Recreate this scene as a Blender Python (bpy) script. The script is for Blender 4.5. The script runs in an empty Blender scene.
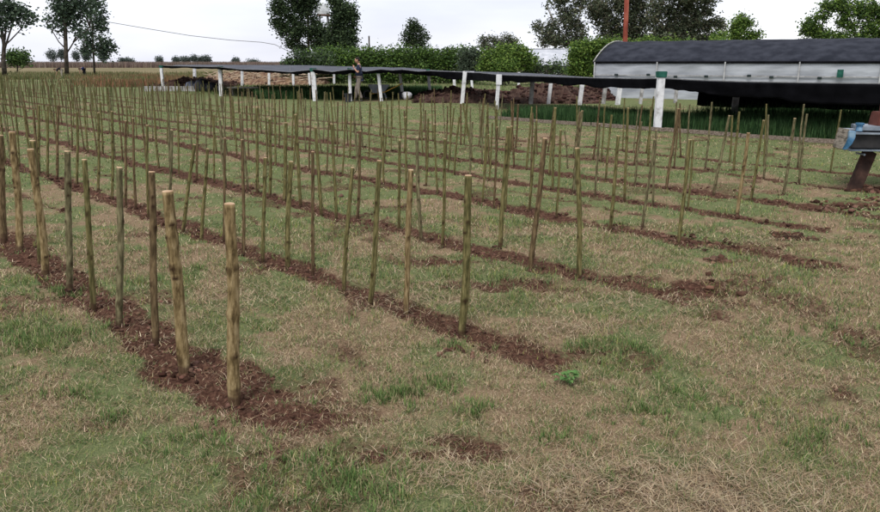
import bpy, bmesh, math, random
import numpy as np
from mathutils import Vector, Matrix, Quaternion

# ------------------------------------------------------------------ camera, sky, sun, exposure
scn = bpy.context.scene
COL = scn.collection
CAM_H = 1.55
PITCH = math.atan((256 - 63) / 740.0)
cam_d = bpy.data.cameras.new("camera")
cam = bpy.data.objects.new("camera", cam_d)
COL.objects.link(cam)
cam.location = (0, 0, CAM_H)
cam.rotation_euler = (math.pi / 2 - PITCH, 0, 0)
cam_d.sensor_width = 36
cam_d.lens = 36 * 740 / 880
cam_d.clip_start = 0.05
cam_d.clip_end = 6000
scn.camera = cam

SUN_EL, SUN_ROT = math.radians(58), math.radians(200)
world = bpy.data.worlds.new("World")
scn.world = world
world.use_nodes = True
nt = world.node_tree
nt.nodes.clear()
wo = nt.nodes.new("ShaderNodeOutputWorld")
sky = nt.nodes.new("ShaderNodeTexSky")
sky.sky_type = 'NISHITA'
sky.sun_disc = False
sky.sun_elevation = SUN_EL
sky.sun_rotation = SUN_ROT
bg1 = nt.nodes.new("ShaderNodeBackground"); bg1.inputs[1].default_value = 0.12
bg2 = nt.nodes.new("ShaderNodeBackground"); bg2.inputs[1].default_value = 1.0
tc = nt.nodes.new("ShaderNodeTexCoord")
mp = nt.nodes.new("ShaderNodeMapping"); mp.inputs['Scale'].default_value = (1.0, 1.0, 4.5); mp.inputs['Location'].default_value = (3.1, 0.4, 0.2)
nz = nt.nodes.new("ShaderNodeTexNoise"); nz.inputs['Scale'].default_value = 1.7; nz.inputs['Detail'].default_value = 5; nz.inputs['Roughness'].default_value = 0.5
rp = nt.nodes.new("ShaderNodeValToRGB")
rp.color_ramp.elements[0].position = 0.34; rp.color_ramp.elements[0].color = (0.44, 0.45, 0.52, 1)
rp.color_ramp.elements[1].position = 0.62; rp.color_ramp.elements[1].color = (0.69, 0.69, 0.71, 1)
e = rp.color_ramp.elements.new(0.48); e.color = (0.53, 0.54, 0.60, 1)
mixs = nt.nodes.new("ShaderNodeMixShader"); mixs.inputs[0].default_value = 0.9
L = nt.links.new
L(tc.outputs['Generated'], mp.inputs['Vector']); L(mp.outputs[0], nz.inputs['Vector']); L(nz.outputs['Fac'], rp.inputs[0])
L(sky.outputs[0], bg1.inputs[0]); L(rp.outputs[0], bg2.inputs[0])
L(bg1.outputs[0], mixs.inputs[1]); L(bg2.outputs[0], mixs.inputs[2]); L(mixs.outputs[0], wo.inputs[0])

sun_d = bpy.data.lights.new("sun", 'SUN')
sun_d.energy = 1.5
sun_d.angle = math.radians(22)
sun_d.color = (1.0, 0.97, 0.92)
sun = bpy.data.objects.new("sun", sun_d)
COL.objects.link(sun)
sun.rotation_euler = (math.pi / 2 - SUN_EL, 0, math.pi - SUN_ROT + math.pi)
# a Nishita sun at rotation r stands towards (sin r, cos r)
_sd = Vector((math.sin(SUN_ROT) * math.cos(SUN_EL), math.cos(SUN_ROT) * math.cos(SUN_EL), math.sin(SUN_EL)))
sun.rotation_euler = _sd.to_track_quat('Z', 'Y').to_euler()

vs = scn.view_settings
vs.view_transform = 'Standard'; vs.look = 'None'; vs.gamma = 1; vs.use_curve_mapping = False
vs.exposure = 0.92

random.seed(7)
rng = np.random.default_rng(11)

# ------------------------------------------------------------------ survey helpers (metres)
CP, SP = math.cos(PITCH), math.sin(PITCH)
def _ray(px, py):
    a, b = (px - 440) / 740.0, -(py - 256) / 740.0
    return Vector((a, CP + b * SP, -SP + b * CP))
def at(px, py, Y):
    r = _ray(px, py); t = Y / r.y
    return Vector((r.x * t, Y, CAM_H + r.z * t))
def gp(px, py):
    r = _ray(px, py); t = -CAM_H / r.z
    return Vector((r.x * t, r.y * t, 0))
def m_px(Y):
    return Y / 765.0
TH = math.radians(43)
NX, NY = math.cos(TH), math.sin(TH)
UX, UY = -NY, NX
def nu(n, u):
    return (n * NX + u * UX, n * NY + u * UY)

# ------------------------------------------------------------------ numpy noise
def _h(ix, iy, s):
    v = (ix.astype(np.int64) * 374761393 + iy.astype(np.int64) * 668265263 + s * 1442695041) & 0xffffffff
    v = ((v ^ (v >> 13)) * 1274126177) & 0xffffffff
    v = v ^ (v >> 16)
    return (v & 0xffff) / 65535.0
def vnoise(x, y, s=0):
    x = np.asarray(x, float); y = np.asarray(y, float)
    ix = np.floor(x); iy = np.floor(y); fx = x - ix; fy = y - iy
    fx = fx * fx * (3 - 2 * fx); fy = fy * fy * (3 - 2 * fy)
    a = _h(ix, iy, s); b = _h(ix + 1, iy, s); c = _h(ix, iy + 1, s); d = _h(ix + 1, iy + 1, s)
    return (a + (b - a) * fx) * (1 - fy) + (c + (d - c) * fx) * fy
def fbm(x, y, octv=4, s=0):
    t = 0; a = 0.5; n = 0
    for i in range(octv):
        t = t + a * vnoise(x * 2 ** i + 17.3 * i, y * 2 ** i - 9.1 * i, s + i); n += a; a *= 0.5
    return t / n
def sstep(a, b, v):
    t = np.clip((v - a) / (b - a), 0, 1); return t * t * (3 - 2 * t)

# ------------------------------------------------------------------ object helpers
def link(name, mesh, parent=None):
    o = bpy.data.objects.new(name, mesh); COL.objects.link(o)
    if parent: o.parent = parent
    return o
def empty(name, loc=(0, 0, 0), rz=0):
    o = bpy.data.objects.new(name, None); COL.objects.link(o)
    o.location = loc; o.rotation_euler = (0, 0, rz); o.empty_display_size = 0.2
    return o
def tag(o, label=None, cat=None, group=None, kind=None):
    if label: o['label'] = label
    if cat: o['category'] = cat
    if group: o['group'] = group
    if kind: o['kind'] = kind
    return o
def mesh_np(name, V, F, mats, smooth=False, tint=None, parent=None, mat_idx=None, attr='tint'):
    """V (n,3), F (m,k) with fixed k; tint (n,3) point colours"""
    V = np.asarray(V, np.float32); F = np.asarray(F, np.int32)
    me = bpy.data.meshes.new(name)
    me.vertices.add(len(V)); me.vertices.foreach_set('co', V.ravel())
    k = F.shape[1]
    me.loops.add(F.size); me.loops.foreach_set('vertex_index', F.ravel())
    me.polygons.add(len(F))
    me.polygons.foreach_set('loop_start', np.arange(0, F.size, k, dtype=np.int32))
    me.polygons.foreach_set('loop_total', np.full(len(F), k, np.int32))
    if not isinstance(mats, (list, tuple)): mats = [mats]
    for m in mats: me.materials.append(m)
    if mat_idx is not None: me.polygons.foreach_set('material_index', np.asarray(mat_idx, np.int32))
    if smooth: me.polygons.foreach_set('use_smooth', np.ones(len(F), bool))
    if tint is not None:
        a = me.color_attributes.new(attr, 'FLOAT_COLOR', 'POINT')
        c = np.ones((len(V), 4), np.float32); c[:, :3] = tint
        a.data.foreach_set('color', c.ravel())
    me.update(calc_edges=True)
    return link(name, me, parent)

class MB:
    """collects simple solids into ONE mesh"""
    def __init__(s): s.v = []; s.f = []
    def _add(s, v, f):
        b = len(s.v); s.v += [tuple(p) for p in v]; s.f += [tuple(i + b for i in q) for q in f]; return s
    def box(s, c, d, rot=None, taper=1.0):
        c = Vector(c); hx, hy, hz = d[0] / 2, d[1] / 2, d[2] / 2
        P = []
        for z in (-hz, hz):
            k = 1 if z < 0 else taper
            for x, y in ((-hx, -hy), (hx, -hy), (hx, hy), (-hx, hy)):
                p = Vector((x * k, y * k, z))
                if rot: p = rot @ p
                P.append(p + c)
        return s._add(P, [(3, 2, 1, 0), (4, 5, 6, 7), (0, 1, 5, 4), (1, 2, 6, 5), (2, 3, 7, 6), (3, 0, 4, 7)])
    def beam(s, a, b, w, h=None, up=(0, 0, 1)):
        a = Vector(a); b = Vector(b); h = h or w
        z = (b - a); ln = z.length; z.normalize()
        up = Vector(up)
        if abs(z.dot(up)) > 0.95: up = Vector((1, 0, 0))
        x = z.cross(up).normalized(); y = x.cross(z)
        P = []
        for q in (a, b):
            for sx, sy in ((-1, -1), (1, -1), (1, 1), (-1, 1)):
                P.append(q + x * sx * w / 2 + y * sy * h / 2)
        return s._add(P, [(3, 2, 1, 0), (4, 5, 6, 7), (0, 1, 5, 4), (1, 2, 6, 5), (2, 3, 7, 6), (3, 0, 4, 7)])
    def tube(s, pts, rads, n=8, cap=True):
        pts = [Vector(p) for p in pts]
        if not isinstance(rads, (list, tuple)): rads = [rads] * len(pts)
        rings = []; prev = None; V = []; F = []
        for i, p in enumerate(pts):
            d = (pts[min(i + 1, len(pts) - 1)] - pts[max(i - 1, 0)]).normalized()
            if prev is None:
                up = Vector((0, 0, 1)) if abs(d.z) < 0.9 else Vector((1, 0, 0))
                x = d.cross(up).normalized()
            else:
                x = (prev - d * prev.dot(d)).normalized()
            prev = x; y = d.cross(x)
            for k in range(n):
                a = 2 * math.pi * k / n
                V.append(p + (x * math.cos(a) + y * math.sin(a)) * rads[i])
        for i in range(len(pts) - 1):
            for k in range(n):
                F.append((i * n + k, i * n + (k + 1) % n, (i + 1) * n + (k + 1) % n, (i + 1) * n + k))
        if cap:
            F.append(tuple(range(n - 1, -1, -1))); F.append(tuple((len(pts) - 1) * n + k for k in range(n)))
        return s._add(V, F)
    def lathe(s, c, prof, n=20):
        c = Vector(c); V = []; F = []
        for r, z in prof:
            for k in range(n):
                a = 2 * math.pi * k / n; V.append(c + Vector((r * math.cos(a), r * math.sin(a), z)))
        for i in range(len(prof) - 1):
            for k in range(n):
                F.append((i * n + k, i * n + (k + 1) % n, (i + 1) * n + (k + 1) % n, (i + 1) * n + k))
        return s._add(V, F)
    def quad(s, a, b, c, d): return s._add([a, b, c, d], [(0, 1, 2, 3)])
    def build(s, name, mat, parent=None, smooth=False, bevel=0):
        me = bpy.data.meshes.new(name); me.from_pydata(s.v, [], s.f)
        bm = bmesh.new(); bm.from_mesh(me)
        bmesh.ops.recalc_face_normals(bm, faces=bm.faces)
        if bevel:
            bmesh.ops.bevel(bm, geom=list(bm.edges), offset=bevel, segments=2, affect='EDGES', clamp_overlap=True)
        bm.to_mesh(me); bm.free()
        me.materials.append(mat)
        if smooth: me.polygons.foreach_set('use_smooth', [True] * len(me.polygons))
        return link(name, me, parent)

# ------------------------------------------------------------------ materials
def new_mat(name):
    m = bpy.data.materials.new(name); m.use_nodes = True
    n = m.node_tree; b = n.nodes['Principled BSDF']
    return m, n, b
def noisy(name, c1, c2, scale=8, rough=0.8, c3=None, detail=5, stretch=(1, 1, 1), bump=0.0, coord='Object', bscale=None, metal=0.0, lo=0.35, hi=0.65):
    m, n, b = new_mat(name)
    t = n.nodes.new("ShaderNodeTexCoord"); mpp = n.nodes.new("ShaderNodeMapping"); mpp.inputs['Scale'].default_value = stretch
    z = n.nodes.new("ShaderNodeTexNoise"); z.inputs['Scale'].default_value = scale; z.inputs['Detail'].default_value = detail
    r = n.nodes.new("ShaderNodeValToRGB")
    r.color_ramp.elements[0].position = lo; r.color_ramp.elements[0].color = (*c1, 1)
    r.color_ramp.elements[1].position = hi; r.color_ramp.elements[1].color = (*c2, 1)
    if c3: e = r.color_ramp.elements.new((lo + hi) / 2); e.color = (*c3, 1)
    l = n.links.new
    l(t.outputs[coord], mpp.inputs[0]); l(mpp.outputs[0], z.inputs['Vector']); l(z.outputs['Fac'], r.inputs[0]); l(r.outputs[0], b.inputs['Base Color'])
    b.inputs['Roughness'].default_value = rough; b.inputs['Metallic'].default_value = metal
    b.inputs['Specular IOR Level'].default_value = 0.25 if rough < .65 else 0.06
    if bump:
        z2 = n.nodes.new("ShaderNodeTexNoise"); z2.inputs['Scale'].default_value = bscale or scale * 3; z2.inputs['Detail'].default_value = 4
        l(mpp.outputs[0], z2.inputs['Vector'])
        bp = n.nodes.new("ShaderNodeBump"); bp.inputs['Strength'].default_value = bump; bp.inputs['Distance'].default_value = 0.02
        l(z2.outputs['Fac'], bp.inputs['Height']); l(bp.outputs[0], b.inputs['Normal'])
    return m
def leaf_mat(name, trans=0.25, rough=0.6):
    m, n, b = new_mat(name)
    a = n.nodes.new("ShaderNodeAttribute"); a.attribute_name = 'tint'
    n.links.new(a.outputs['Color'], b.inputs['Base Color'])
    b.inputs['Roughness'].default_value = rough; b.inputs['Specular IOR Level'].default_value = 0.06
    if trans:
        tr = n.nodes.new("ShaderNodeBsdfTranslucent"); mx = n.nodes.new("ShaderNodeMixShader"); mx.inputs[0].default_value = trans
        n.links.new(a.outputs['Color'], tr.inputs[0])
        n.links.new(b.outputs[0], mx.inputs[1]); n.links.new(tr.outputs[0], mx.inputs[2])
        n.links.new(mx.outputs[0], n.nodes['Material Output'].inputs[0])
    return m
LEAF = leaf_mat("leaf", 0.25)
BLADE = leaf_mat("grass_blade", 0.2, 0.7)
CLOD = leaf_mat("soil_crumb", 0.0, 1.0)
BARKT = noisy("tree_bark", (0.035, 0.028, 0.022), (0.10, 0.085, 0.07), 3, 0.9)
PALEBARK = noisy("pale_bark", (0.16, 0.14, 0.12), (0.42, 0.39, 0.35), 1.5, 0.85, stretch=(1, 1, .4))

# ------------------------------------------------------------------ ground
ROW_N = [1.52, 2.92, 4.40, 6.02, 7.40, 8.55, 10.2, 11.6, 13.0]
ROW_END = [2.75, 2.4, 2.3, 2.1, 2.5, 2.35, 3.3, 3.3, 26.0]
ROW_W = [0.13, 0.12, 0.14, 0.15, 0.14, 0.16, 0.12, 0.12, 0.12]
def bend(u): return 0.014 * np.clip(u - 3, 0, 14)
# (px, py, half width m, half depth m, strength) bare patches seen in the turf
PATCH = [(262, 394, .24, .14, 1), (285, 412, .26, .13, 1), (320, 420, .26, .10, .9), (300, 385, .2, .10, .45), (390, 455, .25, .08, .8), (360, 445, .3, .06, .5), (440, 440, .15, .06, .7), (350, 420, .2, .07, .7),
         (470, 452, .16, .08, .8), (510, 345, .22, .18, .9), (578, 352, .10, .10, .8), (185, 366, .14, .07, 1),
         (440, 262, .45, .16, .75), (500, 285, .55, .18, .75), (560, 292, .4, .15, .6), (690, 290, .35, .2, .9), (640, 283, .3, .15, .7), (720, 303, .25, .12, .6),
         (720, 262, .14, .06, 1), (790, 238, .22, .12, .9), (770, 245, .4, .1, .6), (700, 245, .3, .15, .8), (850, 205, .5, .2, .8), (870, 190, .22, .18, 1),
         (845, 268, .1, .05, .8), (655, 492, .05, .04, 1), (155, 292, .2, .1, .5), (50, 305, .25, .15, .5), (100, 420, .2, .1, .35), (20, 400, .3, .1, .3), (290, 470, .2, .1, .4),
         (590, 380, .08, .04, .6), (130, 300, .3, .12, .7), (600, 160, .6, .5, .4), (690, 190, 1.2, .5, .45), (350, 140, 1.5, .5, .35), (470, 150, 1.2, .6, .35), (880, 238, .3, .1, .5)]
PG = [(gp(a, b).x, gp(a, b).y, c, d, s) for a, b, c, d, s in PATCH]
def soil_mask(x, y):
    n = x * NX + y * NY; u = x * UX + y * UY
    wob = (fbm(u * 1.1, n * 1.1, 3, 5) - .5) * .16 + (fbm(u * 6, n * 6, 3, 8) - .5) * .16
    wv = (fbm(u * 2.3, n * 0.7, 3, 31) - .5) * .16
    m = np.zeros_like(n)
    for i, r in enumerate(ROW_N):
        d = np.abs(n - (r + bend(u)) + wob)
        w = ROW_W[i] + wv * .8 + .04 * (i == 0) * sstep(5, 3, u)
        a = sstep(w + .05, w - .03, d) * sstep(ROW_END[i] - .45, ROW_END[i] + .2, u + (fbm(x * 3, y * 3, 3, 77) - .5) * 1.1)
        m = np.maximum(m, a)
        # weaker, broken furrow halfway to the next row
        if i < 8:
            r2 = r + .74
            d2 = np.abs(n - (r2 + bend(u)) + wob * 1.5)
            b = sstep(.10, .02, d2) * sstep(.52, .66, fbm(u * .9, n * .9, 3, 12 + i)) * sstep(2.6, 3.6, u) * .75
            m = np.maximum(m, b)
    k = fbm(x * 7, y * 7, 4, 41)
    for px_, py_, a, b, s in PG:
        q = np.sqrt(((x - px_) / a) ** 2 + ((y - py_) / b) ** 2) + (k - .5) * 1.5
        m = np.maximum(m, s * sstep(1.2, .6, q))
    # scattered small bare spots
    sp = fbm(x * 2.1, y * 2.1, 4, 90)
    m = np.maximum(m, .6 * sstep(.62, .72, sp) * sstep(30, 14, y))
    return m
def straw_mask(x, y):
    """0 green turf .. 1 dry straw"""
    v = .42 * fbm(x * .55 + 4, y * .55, 4, 60) + .58 * fbm(x * 2.6, y * 2.6, 3, 66)
    v = v + .10 * np.exp(-((x * NX + y * NY - 2.15) / .5) ** 2) * sstep(7, 4, x * UX + y * UY)
    v = v + .03 * sstep(.4, 2.6, x) * sstep(7, 3.5, y) - .05 * sstep(4.5, 9, y) - .09 * sstep(10, 22, y)
    v = v + .22 * (fbm(x * 9, y * 9, 3, 160) - .5)
    return sstep(.34, .66, v)
def relief(x, y, s=None):
    if s is None: s = soil_mask(x, y)
    fade = sstep(60, 20, y)
    z = (fbm(x * .8, y * .8, 3, 21) - .5) * .05 * fade
    z = z + (fbm(x * 9, y * 9, 3, 23) - .5) * .020 * fade
    cl = fbm(x * 22, y * 22, 3, 25)
    z = z + s * (-.030 + (cl - .35) * .055 + (fbm(x * 7, y * 7, 2, 29) - .5) * .05)
    edge = 4 * s * (1 - s)
    z = z + edge * (fbm(x * 10, y * 10, 2, 27) - .3) * .045 * fade
    return z

ys = np.concatenate([np.linspace(-4, 1.7, 12), np.exp(np.linspace(math.log(1.8), math.log(18), 400)), np.exp(np.linspace(math.log(18.15), math.log(70), 170)), np.exp(np.linspace(math.log(72), math.log(3500), 30))])
NC = 600
sx = np.linspace(-1, 1, NC)
hw = np.where(ys > 1.8, 1.25 * ys + 2.25, 4.5)
GX = hw[:, None] * sx[None, :]; GY = np.repeat(ys[:, None], NC, 1)
SM = soil_mask(GX, GY); ST = straw_mask(GX, GY)
GZ = relief(GX, GY, SM)
V = np.stack([GX.ravel(), GY.ravel(), GZ.ravel()], 1)
idx = np.arange(len(ys) * NC).reshape(len(ys), NC)
F = np.stack([idx[:-1, :-1].ravel(), idx[:-1, 1:].ravel(), idx[1:, 1:].ravel(), idx[1:, :-1].ravel()], 1)
Ng = GX * NX + GY * NY; Ug = GX * UX + GY * UY
# blue channel: 0 inside the plantation .. 1 open dry farmland far off
FARM = sstep(85, 125, GY) 

def ground_mat():
    m, n, b = new_mat("turf_and_soil"); l = n.links.new; N = n.nodes.new
    at_ = N("ShaderNodeAttribute"); at_.attribute_name = 'cover'
    sep = N("ShaderNodeSeparateColor"); l(at_.outputs['Color'], sep.inputs[0])
    tc = N("ShaderNodeTexCoord")
    def noise(sc, det=6, rough=.6):
        z = N("ShaderNodeTexNoise"); z.inputs['Scale'].default_value = sc; z.inputs['Detail'].default_value = det; z.inputs['Roughness'].default_value = rough
        l(tc.outputs['Object'], z.inputs['Vector']); return z.outputs['Fac']
    def ramp(fac, stops):
        r = N("ShaderNodeValToRGB"); els = r.color_ramp.elements
        els[0].position, els[0].color = stops[0][0], (*stops[0][1], 1)
        els[1].position, els[1].color = stops[-1][0], (*stops[-1][1], 1)
        for p, c in stops[1:-1]:
            q = els.new(p); q.color = (*c, 1)
        l(fac, r.inputs[0]); return r.outputs[0]
    def mix(f, a, c):
        x = N("ShaderNodeMix"); x.data_type = 'RGBA'; l(f, x.inputs[0]); l(a, x.inputs[6]); l(c, x.inputs[7]); return x.outputs[2]
    def mth(op, a, c=None, v=None):
        x = N("ShaderNodeMath"); x.operation = op; l(a, x.inputs[0])
        if c is not None: l(c, x.inputs[1])
        if v is not None: x.inputs[1].default_value = v
        return x.outputs[0]
    green = ramp(noise(130, 6, .8), [(.3, (.036, .036, .022)), (.5, (.110, .130, .056)), (.7, (.24, .25, .115))])
    straw = ramp(noise(150, 6, .8), [(.3, (.045, .028, .019)), (.48, (.165, .115, .070)), (.7, (.42, .325, .21))])
    soilc = ramp(noise(45, 6, .7), [(.3, (.021, .011, .008)), (.5, (.070, .036, .025)), (.72, (.16, .088, .060))])
    farm = ramp(noise(.05, 6, .6), [(.3, (.10, .10, .05)), (.55, (.19, .155, .09)), (.7, (.15, .11, .065))])
    f = mth('ADD', sep.outputs[1], noise(14, 5, .7)); f = mth('SUBTRACT', f, v=.5)
    f2 = N("ShaderNodeMapRange"); f2.inputs[1].default_value = .25; f2.inputs[2].default_value = .75; l(f, f2.inputs[0])
    turf = mix(f2.outputs[0], green, straw)
    s = mth('ADD', sep.outputs[0], noise(30, 5, .7)); s = mth('SUBTRACT', s, v=.5)
    s2 = N("ShaderNodeMapRange"); s2.inputs[1].default_value = .25; s2.inputs[2].default_value = .75; l(s, s2.inputs[0])
    c = mix(s2.outputs[0], turf, soilc)
    c = mix(sep.outputs[2], c, farm)
    l(c, b.inputs['Base Color']); b.inputs['Roughness'].default_value = .95; b.inputs['Specular IOR Level'].default_value = .02
    bp = N("ShaderNodeBump"); bp.inputs['Strength'].default_value = .7; bp.inputs['Distance'].default_value = .012
    l(noise(110, 5, .7), bp.inputs['Height']); l(bp.outputs[0], b.inputs['Normal'])
    return m
GM = ground_mat()
cover = np.stack([SM.ravel(), ST.ravel(), FARM.ravel()], 1)
g = mesh_np("ground", V, F, GM, smooth=True, tint=cover, attr='cover')
tag(g, kind='structure')

def gz(x, y):
    return float(relief(np.array([x]), np.array([y]))[0])

# ------------------------------------------------------------------ blades (turf, beds, weeds): real geometry, one mesh each
def blades(name, X, Y, Z, az, lean, L_, W_, colr, mat=None, two=True, parent=None, kind='stuff', label=None, cat=None):
    """tapered bent blades; lean 0 upright .. 1 flat"""
    n = len(X)
    dx, dy = np.cos(az), np.sin(az); sxx, syy = -dy, dx
    hl = lean * L_; vl = np.sqrt(np.clip(1 - lean ** 2, 0.0004, 1)) * L_
    B = np.stack([X, Y, Z], 1)
    side = np.stack([sxx, syy, np.zeros(n)], 1) * (W_ / 2)[:, None]
    mid = B + np.stack([dx * hl * .38, dy * hl * .38, vl * .6], 1)
    tip = B + np.stack([dx * hl, dy * hl, vl], 1)
    V = np.stack([B - side, B + side, mid + side * .8, mid - side * .8, tip], 1).reshape(-1, 3)
    i = np.arange(n)[:, None] * 5
    F = np.concatenate([i + np.array([[0, 1, 2]]), i + np.array([[0, 2, 3]]), i + np.array([[3, 2, 4]])], 0)
    T = np.repeat(colr, 5, 0)
    if not two:
        V = np.stack([B - side, B + side, tip], 1).reshape(-1, 3); F = np.arange(n)[:, None] * 3 + np.array([[0, 1, 2]]); T = np.repeat(colr, 3, 0)
    o = mesh_np(name, V, F, mat or BLADE, tint=T, parent=parent)
    tag(o, label, cat, None, kind)
    return o
def jitter(c, n, v=.25):
    c = np.array(c)[None, :] * (1 + rng.uniform(-v, v, (n, 1))) * (1 + rng.uniform(-.08, .08, (n, 3)))
    return c
def pick(cols, n, probs=None):
    cols = np.array(cols); k = rng.choice(len(cols), n, p=probs)
    return cols[k] * (1 + rng.uniform(-.3, .3, (n, 1))) * (1 + rng.uniform(-.07, .07, (n, 3)))

GREENS = [(.100, .165, .058), (.140, .200, .066), (.070, .120, .050), (.190, .230, .085)]
STRAWS = [(.43, .335, .21), (.30, .225, .135), (.54, .44, .30), (.15, .095, .06)]
MULCH = [(.11, .060, .038), (.19, .12, .075), (.055, .030, .02), (.33, .25, .155)]

def turf(nm, nt_, per, r0, r1, two):
    r = np.exp(rng.uniform(math.log(r0), math.log(r1), nt_))
    a = rng.uniform(-.92, .92, nt_)
    x = r * np.sin(a); y = r * np.cos(a)
    k = y > 1.7; x, y, r = x[k], y[k], r[k]
    s = soil_mask(x, y); st = straw_mask(x, y)
    keep = (rng.uniform(0, 1, len(x)) > s * .93) & (rng.uniform(0, 1, len(x)) < .25 + sstep(.36, .50, fbm(x * 13, y * 13, 3, 210)) * sstep(.30, .42, fbm(x * 4.3, y * 4.3, 3, 211)))
    x, y, r, s, st = x[keep], y[keep], r[keep], s[keep], st[keep]
    nn = len(x)
    gr = rng.uniform(0, 1, nn) > (.22 + .50 * st)
    lush = .7 * sstep(.55, .75, fbm(x * 1.9, y * 1.9, 3, 99))
    X = np.repeat(x, per); Y = np.repeat(y, per); R = np.repeat(r, per); Gq = np.repeat(gr, per); Lq = np.repeat(lush, per); Sq = np.repeat(st, per)
    n = len(X)
    sp = (.012 + .0075 * R) * np.sqrt(rng.uniform(0, 1, n)) * np.where(Gq, 1, 1.7); th = rng.uniform(0, 6.283, n)
    X = X + np.cos(th) * sp; Y = Y + np.sin(th) * sp
    Gq = np.where(rng.uniform(0, 1, n) < .22, ~Gq, Gq)
    Z = relief(X, Y) - .003
    far = np.clip(R / 3.6, .85, 7)
    Lg = np.where(Gq, rng.uniform(.015, .038, n) * (1 + .9 * Lq), rng.uniform(.014, .046, n)) * np.clip(far, 1, 1.35)
    W = np.where(Gq, rng.uniform(.0020, .0040, n), rng.uniform(.0013, .0030, n)) * far
    lean = np.where(Gq, rng.uniform(.3, .97, n), rng.uniform(.80, 1.0, n))
    Z = Z + np.where(Gq, 0, rng.uniform(.002, .014, n))
    C = np.where(Gq[:, None], pick(GREENS, n), pick(STRAWS, n, [.32, .32, .14, .22]))
    yel = np.repeat(rng.uniform(0, 1, nn) < .25, per) & Gq
    C = np.where(yel[:, None], C * np.array([1.5, 1.2, 1.0]), C)
    blades(nm, X, Y, Z, rng.uniform(0, 6.283, n), lean, Lg, W, C, two=two)
turf("turf_grass", 70000, 13, 1.8, 7.5, False)
turf("distant_turf_grass", 32000, 10, 7.2, 30, False)

def tufts():
    """ranker green clumps in the mown turf"""
    spots = []
    for px_, py_, R_, k in ((25, 340, .25, 60), (45, 345, .2, 50), (70, 335, .2, 40), (10, 330, .2, 30), (75, 395, .12, 20), (110, 420, .1, 18), (400, 392, .22, 60), (440, 385, .15, 30), (380, 398, .1, 16),
                            (350, 480, .25, 60), (380, 495, .2, 40), (250, 500, .15, 24), (480, 410, .1, 20), (590, 345, .15, 24), (640, 350, .2, 26), (300, 460, .2, 26), (200, 440, .2, 26),
                            (455, 345, .1, 14), (700, 400, .3, 36), (820, 440, .3, 36), (610, 480, .2, 24), (560, 440, .2, 22), (830, 330, .4, 40), (60, 290, .3, 40), (200, 270, .3, 24), (650, 410, .3, 30)):
        c = gp(px_, py_)
        for i in range(k):
            q = rng.uniform(0, 6.283); rr = R_ * abs(rng.normal(0, .75))
            spots.append((c.x + math.cos(q) * rr, c.y + math.sin(q) * rr * .8))
    P = np.array(spots); per = 16
    X = np.repeat(P[:, 0], per); Y = np.repeat(P[:, 1], per); n = len(X)
    X = X + rng.normal(0, .012, n); Y = Y + rng.normal(0, .012, n)
    C = pick([(.085, .15, .042), (.12, .185, .055), (.16, .21, .075), (.07, .12, .04), (.3, .26, .14)], n)
    blades("grass_tufts", X, Y, relief(X, Y) - .003, rng.uniform(0, 6.283, n), rng.uniform(.15, .95, n), rng.uniform(.02, .065, n), rng.uniform(.002, .0058, n), C)
tufts()

def mulch():
    """dry stems and root litter lying on the dug soil"""
    n0 = 320000
    r = np.exp(rng.uniform(math.log(2.3), math.log(22), n0)); a = rng.uniform(-.8, .8, n0)
    x = r * np.sin(a); y = r * np.cos(a); s = soil_mask(x, y)
    pat = fbm(x * 3, y * 3, 3, 141)
    k = (s > .3) & (rng.uniform(0, 1, n0) < .15 + .6 * sstep(.42, .62, pat)) 
    x, y, r = x[k], y[k], r[k]; n = len(x); far = np.clip(r / 3.2, 1, 5)
    blades("straw_litter", x, y, relief(x, y) + rng.uniform(.0, .012, n), rng.uniform(0, 6.283, n), rng.uniform(.86, 1, n),
           rng.uniform(.012, .055, n), rng.uniform(.0011, .0030, n) * far, np.where((rng.uniform(0, 1, n) < .5 * sstep(2.1, 1.9, x * NX + y * NY))[:, None], pick(STRAWS, n), pick(MULCH, n, [.34, .3, .22, .14])))
    # pale swathes of dead grass raked to the row ends
    sw = [(690, 490, .5, .16, 2600), (720, 500, .45, .12, 1500), (560, 480, .3, .1, 700), (560, 330, .25, .1, 500), (430, 300, .5, .2, 700), (250, 300, .4, .15, 500), (640, 305, .5, .12, 600), (760, 240, .5, .2, 500), (440, 470, .2, .1, 300), (560, 235, .5, .2, 300), (880, 215, .6, .25, 300)]
    xs, ysl = [], []
    for px_, py_, a_, b_, k_ in sw:
        c = gp(px_, py_); xs.append(c.x + rng.normal(0, a_ * .6, k_)); ysl.append(c.y + rng.normal(0, b_ * .9, k_))
    x = np.concatenate(xs); y = np.concatenate(ysl); n = len(x); far = np.clip(y / 3.2, 1, 4)
    blades("dead_grass", x, y, relief(x, y) + rng.uniform(.004, .022, n), rng.uniform(0, 6.283, n), rng.uniform(.93, 1, n),
           rng.uniform(.025, .085, n), rng.uniform(.0014, .0034, n) * far, pick([(.42, .34, .23), (.34, .26, .16), (.26, .19, .12)], n))
mulch()

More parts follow.
